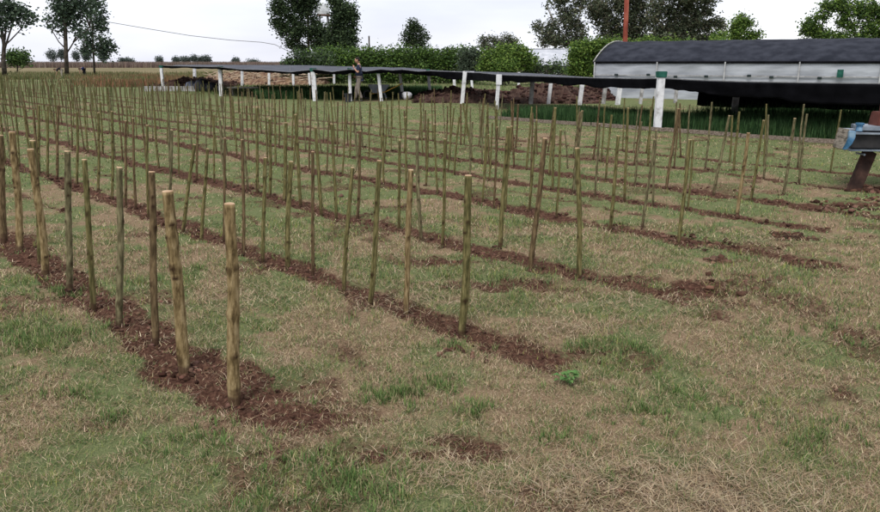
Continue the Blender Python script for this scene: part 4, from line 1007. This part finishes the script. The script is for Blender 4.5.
# second pole hidden in the slim tree carries the cable
cp = [at(106, 21.5, 92), at(150, 29, 93.5), at(190, 35.5, 95), at(230, 40, 97), at(262, 42.2, 98), at(275, 44.5, 99), at(290, 52, 100), at(300, 60, 100)]
b = MB(); pts = []
for i in range(len(cp) - 1):
    for k in range(4): pts.append(cp[i].lerp(cp[i + 1], k / 4))
pts.append(cp[-1])
b.tube(pts, .035, 5); tag(b.build("overhead_cable", WIRE), "thin overhead cable crossing the sky from the slim tree to the dark trees", 'cable')

# ------------------------------------------------------------------ odds and ends under the net
def X(px_, Y): return (px_ - 440) / 765 * Y
bn = empty("plank_bench", (X(242, 37), 37, 0)); tag(bn, "low grey plank bench in front of the brush heap at the left", 'bench')
GW = noisy("grey_wood", (.14, .13, .11), (.30, .28, .25), 3, .9, stretch=(1, 8, 8))
for s in (-.13, .13):
    b = MB(); b.box((0, s, .40), (1.5, .2, .05)); b.build("plank", GW, bn)
for sx_ in (-.6, .6):
    for sy_ in (-.16, .16):
        b = MB(); b.box((sx_, sy_, .18), (.07, .07, .38)); b.build("leg", GW, bn)
cc = empty("concrete_edging", (X(180, 43), 43, 0)); tag(cc, "pale low concrete edging between the first white posts", 'edging')
for k in range(4):
    b = MB(); b.box((-1.6 + k * 1.1, 0, .13), (1.07, .12, .30)); b.build("concrete_block", POSTG, cc, bevel=.01)
def sack(label, x, y, r, h, col, cat, lie=False, name='sack'):
    V = []; F = []; n = 14
    prof = [(0, 0), (r * .85, 0), (r, h * .2), (r * 1.03, h * .5), (r * .8, h * .85), (r * .35, h * .95), (r * .2, h), (0, h)]
    b = MB(); b.lathe((0, 0, 0), prof, n); o = b.build(name, col, smooth=True)
    for v in o.data.vertices:
        k = 1 + .18 * math.sin(v.co.z * 9 + x) * math.cos(math.atan2(v.co.y, v.co.x) * 3 + x * 5); v.co.x *= k; v.co.y *= k
    o.location = (x, y, 0)
    if lie: o.rotation_euler = (0, math.radians(80), .4); o.location = (x - h / 2, y, r * .85)
    tag(o, label, cat); return o
DARKP = noisy("dark_plastic", (.015, .016, .02), (.05, .05, .06), 3, .5)
sack("dark sack slumped behind the second white post", X(190, 44), 44, .35, .55, noisy("blue_grey_plastic", (.07, .08, .11), (.14, .15, .19), 3, .6), 'sack')
sack("black plastic sack right of the second white post", X(200, 43), 43, .4, .7, DARKP, 'sack')
sack("low black sack beside the third white post", X(209, 43), 43, .42, .5, DARKP, 'sack')
sack("white sack lying on the ground right of the standing person", X(407.5, 33), 33, .17, .42, noisy("white_plastic", (.6, .6, .62), (.75, .75, .77), 3, .5), 'sack', lie=True)
def bucket(label, x, y, r, h, mat, cat='pot'):
    root = empty("plant_pot", (x, y, 0)); tag(root, label, cat)
    b = MB(); b.lathe((0, 0, 0), [(0, 0), (r * .75, 0), (r, h), (r * .93, h), (r * .7, .03), (0, .03)], 16); b.build("pot_body", mat, root)
    b = MB(); b.lathe((0, 0, 0), [(r, h - .03), (r * 1.08, h - .03), (r * 1.08, h + .005), (r * .96, h + .005)], 16); b.build("rim", mat, root)
bucket("black pot standing just left of the person by the net", X(347, 31), 31, .15, .34, DARKP)
bucket("dark pot behind the white sack", X(401, 34), 34, .14, .3, DARKP)
# grey tray-like barrow with yellow handles
wb = empty("wheelbarrow", (X(378, 34), 34, 0)); tag(wb, "grey wheelbarrow with yellow handles behind the standing person", 'wheelbarrow')
STL = noisy("grey_steel", (.22, .24, .27), (.36, .38, .42), 3, .4)
b = MB(); V8 = [(-.45, -.28, .62), (.5, -.3, .60), (.5, .3, .60), (-.45, .28, .62), (-.25, -.18, .25), (.22, -.18, .25), (.22, .18, .25), (-.25, .18, .25)]
b._add(V8, [(4, 5, 1, 0), (5, 6, 2, 1), (6, 7, 3, 2), (7, 4, 0, 3), (7, 6, 5, 4)]); o = b.build("tray", STL, wb); md = o.modifiers.new('t', 'SOLIDIFY'); md.thickness = .02
YEL = noisy("yellow_paint", (.55, .30, .04), (.75, .45, .08), 3, .5)
for s in (-.22, .22):
    b = MB(); b.tube([(-.35, s * .5, .22), (.3, s, .3), (1.05, s * 1.2, .66)], .022, 8); b.build("handle", YEL, wb, smooth=True)
    b = MB(); b.tube([(.25, s, .3), (.35, s, 0)], .016, 6); b.build("leg", STL, wb)
b = MB(); ring = [(-.5 + .17 * math.cos(a * math.pi / 8), 0, .18 + .17 * math.sin(a * math.pi / 8)) for a in range(17)]; b.tube(ring, .03, 8); b.build("wheel", DARKP, wb)

# ------------------------------------------------------------------ old blue steel implement at the right edge
BLUE = noisy("peeling_blue_paint", (.03, .09, .15), (.20, .30, .38), 9, .8, c3=(.07, .17, .29), bump=.3, lo=.3, hi=.6)
GRYB = noisy("worn_blue_grey", (.07, .09, .11), (.22, .25, .28), 5, .5, bump=.2)
RUST = noisy("brown_rust_steel", (.022, .014, .012), (.075, .042, .032), 5, .85, c3=(.042, .024, .019), bump=.4)
BLK = noisy("cavity_shade_black", (.010, .010, .011), (.03, .028, .028), 6, .6)  # near-black painting the shade in the channel cavity
LAT = noisy("caked_earth", (.09, .08, .065), (.26, .23, .19), 22, .9, bump=.8)
mc = empty("steel_implement", (5.35, 9.2, 0)); tag(mc, "old steel implement with blue curved end plate and leaning rusty leg", 'implement')
Mo = Vector((5.35, 9.2, 0))
def Q(px_, py_, Y=9.2): return at(px_, py_, Y) - Mo
def slab(pts_top, th, name, mat, bev=.006):
    b = MB(); n = len(pts_top); V = [Vector(p) for p in pts_top] + [Vector(p) - Vector((0, 0, th)) for p in pts_top]
    F = [tuple(range(n)), tuple(range(2 * n - 1, n - 1, -1))] + [(i, (i + 1) % n, n + (i + 1) % n, n + i) for i in range(n)]
    b._add(V, F); return b.build(name, mat, mc, bevel=bev)
tz = Q(860, 133).z
xa, xb = Q(850, 133).x, Q(990, 133).x
slab([(xa + .02, 0, tz), (xb, 0, tz - .02), (xb, .75, tz - .02), (xa + .26, .75, tz)], .02, "table_plate", GRYB)
# channel body under the plate: its black paints the shade inside the open front, bottom flange
slab([(xa + .06, .05, tz - .022), (xb, .05, tz - .042), (xb, .65, tz - .042), (xa + .27, .65, tz - .022)], .17, "channel_body", BLK)
slab([(xa + .02, 0, tz - .205), (xb, 0, tz - .222), (xb, .68, tz - .222), (xa + .25, .68, tz - .205)], .02, "bottom_flange", GRYB)
# curved end plate
pe = [Q(845, 127.5), Q(851, 128), Q(848, 139), Q(843, 148.5), Q(838, 151)]
b = MB()
front = [Q(836, 127), Q(847, 129), Q(845.5, 139), Q(840, 149), Q(830, 146.5)]
V = [p + Vector((0, -.06, 0)) for p in front] + [p + Vector((.02, -.02, 0)) for p in front]
m_ = len(front); b._add(V, [tuple(range(m_)), tuple(range(2 * m_ - 1, m_ - 1, -1))] + [(i, (i + 1) % m_, m_ + (i + 1) % m_, m_ + i) for i in range(m_)])
b.build("earth_caked_cheek", LAT, mc, bevel=.006)
bl_ = [Q(846, 129), Q(853, 132), Q(851, 142), Q(846, 148), Q(841, 151.5), Q(838.5, 150)]
bl2 = [Q(847, 128.5), Q(845, 139), Q(839.5, 149)]
b = MB(); path = [Q(849, 130.5), Q(848.5, 137), Q(846, 143), Q(841.5, 149)]
V = []; 
for i, p in enumerate(path):
    w_ = (.045, .042, .036, .022)[i]
    V += [p + Vector((-w_, -.085, 0)), p + Vector((w_, -.085, 0)), p + Vector((w_, -.02, 0)), p + Vector((-w_, -.02, 0))]
F = []
for i in range(3):
    for k in range(4): F.append((i * 4 + k, i * 4 + (k + 1) % 4, i * 4 + 4 + (k + 1) % 4, i * 4 + 4 + k))
F += [(3, 2, 1, 0), (12, 13, 14, 15)]
b._add(V, F); b.build("blue_rim", BLUE, mc, bevel=.006)
b = MB(); b.beam(Q(870, 151, 9.42), Q(853, 191) + Vector((0, .02, -.05)), .17, .06, up=(0, 1, 0)); lg = b.build("leg", RUST, mc, bevel=.006)
b = MB(); b.tube([Q(866, 155) + Vector((0, .03, 0)), Q(866, 155) + Vector((0, .22, 0))], .013, 8); b.build("bolt", GRYB, lg)
b = MB(); b.beam(Q(980, 150) + Vector((0, .3, 0)), Q(990, 191) + Vector((0, .3, -.05)), .17, .06, up=(0, 1, 0)); b.build("leg", RUST, mc, bevel=.006)
b = MB(); b.lathe(Q(859, 131, 9.35), [(0, 0), (.04, 0), (.036, .07), (.05, .075), (.05, .10), (0, .10)], 14); b.build("blue_stud", BLUE, mc)
slab([Q(858, 0) * 0 + Vector((Q(862, 130).x + .02, .12, tz + .07)), (Q(905, 130).x, .10, tz + .06), (Q(905, 130).x, .55, tz + .07), (Q(862, 130).x + .14, .52, tz + .075)], .05, "raised_plate", GRYB)
b = MB(); b.box((Q(884, 120).x + .18, .34, tz + .15), (.24, .22, .18), None, .85); b.box((Q(884, 120).x + .2, .34, tz + .27), (.10, .12, .14)); b.build("rusty_block", noisy("red_rust", (.05, .02, .016), (.12, .045, .035), 5, .7), mc, bevel=.01)

# green weed in the grass
wc = gp(566, 384)
r = empty("broadleaf_weed", (wc.x, wc.y, gz(wc.x, wc.y))); tag(r, "small bright green leafy weed standing out of the mown grass", 'weed')
for i in range(26):
    a = rs.uniform(0, 6.28); ln = rs.uniform(.03, .055); rr = rs.uniform(0, .035); zz = rs.uniform(.01, .06)
    d = Vector((math.cos(a), math.sin(a), 0)); s_ = Vector((-d.y, d.x, 0)); c = d * rr + Vector((0, 0, zz)); w_ = ln * .32
    b = MB(); b._add([c, c + d * ln * .45 + s_ * w_ + Vector((0, 0, .012)), c + d * ln + Vector((0, 0, .002)), c + d * ln * .45 - s_ * w_ + Vector((0, 0, .012)), c + d * ln * .5 + Vector((0, 0, .006))], [(0, 4, 1), (1, 4, 2), (0, 3, 4), (3, 2, 4)])
    b.build("leaf", noisy("weed_green", (.06, .13, .04), (.11, .20, .06), 20) if i == 0 else bpy.data.materials['weed_green'], r)

# ------------------------------------------------------------------ people
def skin_mesh(name, verts, edges, radii, mat, parent, root=0, sub=2):
    me = bpy.data.meshes.new(name); me.from_pydata([Vector(v) for v in verts], edges, [])
    o = bpy.data.objects.new(name, me); COL.objects.link(o)
    sk = o.modifiers.new('s', 'SKIN'); sk.use_smooth_shade = True
    for i, sv in enumerate(me.skin_vertices[0].data):
        r_ = radii[i]; sv.radius = (r_, r_) if not isinstance(r_, tuple) else r_; sv.use_root = (i == root)
    ss = o.modifiers.new('b', 'SUBSURF'); ss.levels = sub; ss.render_levels = sub
    bpy.context.view_layer.update()
    dg = bpy.context.evaluated_depsgraph_get(); nm = bpy.data.meshes.new_from_object(o.evaluated_get(dg))
    bpy.data.objects.remove(o)
    nm.materials.clear(); nm.materials.append(mat); nm.polygons.foreach_set('use_smooth', [True] * len(nm.polygons))
    return link(name, nm, parent)
SKIN = noisy("skin", (.36, .19, .13), (.44, .25, .17), 10, .6)
HAIR = noisy("dark_hair", (.012, .010, .008), (.03, .024, .02), 30, .7)
def head(parent, c, fwd, up, s=1.0, hat=None):
    """head ellipsoid with nose, ears, eyes, hair; c centre"""
    fwd = Vector(fwd).normalized(); up = Vector(up).normalized(); sd = fwd.cross(up).normalized(); up = sd.cross(fwd)
    M = Matrix((sd, fwd, up)).transposed()
    def add(name, fn, mat, segs=20):
        bm = bmesh.new(); bmesh.ops.create_uvsphere(bm, u_segments=segs, v_segments=14, radius=1)
        kill = []
        for v in bm.verts:
            q = fn(v.co.copy())
            if q is None: kill.append(v); continue
            v.co = M @ (q * s) + Vector(c)
        bmesh.ops.delete(bm, geom=kill, context='VERTS')
        me = bpy.data.meshes.new(name); bm.to_mesh(me); bm.free(); me.materials.append(mat); me.polygons.foreach_set('use_smooth', [True] * len(me.polygons))
        return link(name, me, parent)
    def hd(p):
        x, y, z = p; w = .078 * (1 - .22 * max(0, -z)); q = Vector((x * w, y * .098, z * .118))
        if y > .85 and -.3 < z < .15: q.y += .022 * (1 - abs(x) * 3 if abs(x) < .33 else 0)
        if y > .5 and z < -.6: q.y += .012
        return q
    hm = add("head", hd, SKIN, 28)
    add("hair", lambda p: None if (p.z < .15 and p.y > -.1) or (p.z < -.45) or (p.y > .72 and p.z < .55) else Vector((p.x * .084, p.y * .104 - .004, p.z * .126 + .004)), HAIR)
    for sx_ in (-1, 1):
        add("ear", lambda p: Vector((sx_ * .080 + p.x * .010, p.y * .018 - .005, p.z * .030 - .005)), SKIN, 10)
        add("eye", lambda p: Vector((sx_ * .032 + p.x * .012, .088 + p.y * .008, .012 + p.z * .008)), HAIR, 8)
    add("mouth", lambda p: Vector((p.x * .026, .090 + p.y * .008, -.062 + p.z * .005)), noisy("lips", (.25, .09, .08), (.3, .12, .1), 10), 8)
def hand(parent, wrist, dirv, palm_n, s=1.0):
    d = Vector(dirv).normalized(); n = Vector(palm_n).normalized(); sd = d.cross(n).normalized(); n = sd.cross(d)
    w = Vector(wrist); V = [w, w + d * .045 * s, w + d * .085 * s]; E = [(0, 1), (1, 2)]; R = [(.022, .026), (.034, .018), (.036, .014)]
    hd_ = skin_mesh("hand", V, E, R, SKIN, parent, 1, 1)
    for i, (off, ln) in enumerate(((-.028, .062), (-.010, .072), (.010, .068), (.027, .054))):
        b0 = w + d * .075 * s + sd * off * s; V = [b0, b0 + (d * .5 + n * .12).normalized() * ln * .5 * s, b0 + (d * .8 + n * .6).normalized() * ln * .85 * s, b0 + (d * .55 + n * .85).normalized() * ln * 1.05 * s]
        skin_mesh("finger", V, [(0, 1), (1, 2), (2, 3)], [.0095, .009, .008, .007], SKIN, hd_, 0, 1)
    t0 = w + d * .03 * s - sd * .028 * s
    skin_mesh("thumb", [t0, t0 - sd * .025 * s + d * .03 * s + n * .01, t0 - sd * .022 * s + d * .058 * s + n * .025], [(0, 1), (1, 2)], [.012, .0105, .009], SKIN, hd_, 0, 1)
def shoe(parent, ankle, fwd, mat):
    a = Vector(ankle); f_ = Vector(fwd).normalized()
    skin_mesh("shoe", [a + Vector((0, 0, -.03)) - f_ * .045, a + Vector((0, 0, -.045)) + f_ * .06, a + Vector((0, 0, -.052)) + f_ * .16], [(0, 1), (1, 2)], [(.045, .045), (.046, .036), (.036, .024)], mat, parent, 0, 2)
NAVY = noisy("navy_cloth", (.018, .022, .040), (.035, .042, .070), 6, .9, bump=.3)
KHAKI = noisy("khaki_cloth", (.15, .125, .105), (.24, .205, .175), 6, .9, bump=.3)
DARKC = noisy("dark_cloth", (.010, .010, .014), (.03, .03, .038), 6, .9)
PALEC = noisy("pale_trousers", (.20, .18, .15), (.34, .30, .26), 6, .9)
BLUC = noisy("deep_blue_cloth", (.015, .022, .07), (.035, .05, .13), 6, .9)
SHO = noisy("dark_shoe", (.015, .013, .012), (.04, .035, .03), 8, .6)
# standing person, profile, facing left (local forward -X)
mp_ = gp(360, 101.3)
man = empty("person", (mp_.x, mp_.y, 0)); tag(man, "person standing in profile in navy T-shirt and khaki trousers, hand raised to chin", 'person')
J = dict(pel=(0, 0, .98), wst=(0, 0, 1.12), che=(-.005, 0, 1.34), nk0=(.0, 0, 1.49), nk1=(-.03, 0, 1.56),
         shl=(.0, -.19, 1.43), shr=(.0, .19, 1.43), ell=(-.02, -.25, 1.16), wrl=(-.20, -.16, 1.36), elr=(.06, .25, 1.16), wrr=(-.14, .20, 1.02),
         hl=(0, -.10, .93), kl=(-.06, -.11, .52), al=(.09, -.11, .10), hr=(0, .10, .93), kr=(-.14, .11, .53), ar=(-.19, .12, .10))
K = list(J); I = {k: i for i, k in enumerate(K)}
def E_(*ps): return [(I[a], I[b]) for a, b in ps]
RR = dict(pel=.145, wst=.135, che=.15, nk0=.065, nk1=.055, shl=.07, shr=.07, ell=.043, wrl=.028, elr=.043, wrr=.028, hl=.09, hr=.09, kl=.058, kr=.058, al=.04, ar=.04)
skin_mesh("body", [J[k] for k in K], E_(('pel', 'wst'), ('wst', 'che'), ('che', 'nk0'), ('nk0', 'nk1'), ('che', 'shl'), ('che', 'shr'), ('shl', 'ell'), ('ell', 'wrl'), ('shr', 'elr'), ('elr', 'wrr'), ('pel', 'hl'), ('pel', 'hr'), ('hl', 'kl'), ('kl', 'al'), ('hr', 'kr'), ('kr', 'ar')), [RR[k] * .88 for k in K], SKIN, man)
def sub(names, edges, rad, mat, name, parent):
    ii = {k: i for i, k in enumerate(names)}
    pts = [J[k] if isinstance(k, str) and k in J else k for k in names]
    return skin_mesh(name, pts, [(a, b) for a, b in edges], rad, mat, parent)
mid = lambda a, b, t: tuple(Vector(J[a]).lerp(Vector(J[b]), t))
sub(['pel', 'wst', 'che', 'nk0', 'shl', 'shr', mid('shl', 'ell', .75), mid('shr', 'elr', .75), (0.01, 0, .90)], [(8, 0), (0, 1), (1, 2), (2, 3), (2, 4), (2, 5), (4, 6), (5, 7)], [.155, .148, .16, .078, .082, .082, .066, .066, .155], NAVY, "t_shirt", man)
sub(['pel', 'hl', 'kl', 'al', 'hr', 'kr', 'ar'], [(0, 1), (1, 2), (2, 3), (0, 4), (4, 5), (5, 6)], [.140, .105, .082, .068, .105, .082, .068], KHAKI, "trousers", man)
head(man, (-.065, 0, 1.665), (-1, 0, -.12), (-.05, 0, 1))
hand(man, J['wrl'], (-.1, .25, 1), (-.6, .5, .2)); hand(man, J['wrr'], (-1, 0, -.25), (0, -1, .2))
shoe(man, (.09, -.11, .075), (-1, 0, 0), SHO); shoe(man, (-.19, .12, .075), (-1, 0, 0), SHO)
# two bent-over people far left
def bent(label, loc, top, legs, rz, legsplit=.13):
    global J
    p = empty("person", loc, rz); tag(p, label, 'person')
    J = dict(pel=(0, 0, .92), wst=(-.14, 0, 1.0), che=(-.34, 0, .98), nk0=(-.47, 0, .93), nk1=(-.53, 0, .90), shl=(-.40, -.19, .95), shr=(-.40, .19, .95), ell=(-.42, -.22, .66), wrl=(-.52, -.16, .42), elr=(-.44, .22, .66), wrr=(-.56, .15, .42),
             hl=(.02, -.10, .86), kl=(-.04, -legsplit, .48), al=(.06, -legsplit, .10), hr=(.02, .10, .86), kr=(-.06, legsplit, .48), ar=(.02, legsplit, .10))
    KK = list(J); II = {k: i for i, k in enumerate(KK)}
    ed = [(II[a], II[b]) for a, b in (('pel', 'wst'), ('wst', 'che'), ('che', 'nk0'), ('nk0', 'nk1'), ('che', 'shl'), ('che', 'shr'), ('shl', 'ell'), ('ell', 'wrl'), ('shr', 'elr'), ('elr', 'wrr'), ('pel', 'hl'), ('pel', 'hr'), ('hl', 'kl'), ('kl', 'al'), ('hr', 'kr'), ('kr', 'ar'))]
    skin_mesh("body", [J[k] for k in KK], ed, [RR[k] * .88 for k in KK], SKIN, p)
    mid2 = lambda a, b, t: tuple(Vector(J[a]).lerp(Vector(J[b]), t))
    sub(['pel', 'wst', 'che', 'nk0', 'shl', 'shr', mid2('shl', 'ell', .9), mid2('shr', 'elr', .9)], [(0, 1), (1, 2), (2, 3), (2, 4), (2, 5), (4, 6), (5, 7)], [.155, .15, .165, .08, .085, .085, .065, .065], top, "shirt", p)
    sub(['pel', 'hl', 'kl', 'al', 'hr', 'kr', 'ar'], [(0, 1), (1, 2), (2, 3), (0, 4), (4, 5), (5, 6)], [.145, .11, .085, .07, .11, .085, .07], legs, "trousers", p)
    head(p, (-.64, 0, .87), (-.6, 0, -.8), (-.8, 0, .6))
    hand(p, J['wrl'], (-.2, .1, -1), (0, 1, 0)); hand(p, J['wrr'], (-.2, -.1, -1), (0, -1, 0))
    shoe(p, (.06, -legsplit, .075), (-1, 0, 0), SHO); shoe(p, (.02, legsplit, .075), (-1, 0, 0), SHO)
b1 = gp(62.5, 78.3); bent("person bent double in dark top and pale trousers at the tall tree's foot", (b1.x, b1.y, 0), DARKC, PALEC, math.radians(20))
b2 = gp(85, 76.5); bent("person stooping in deep blue top among the weeds right of the tall tree", (b2.x, b2.y, 0), BLUC, DARKC, math.radians(60))
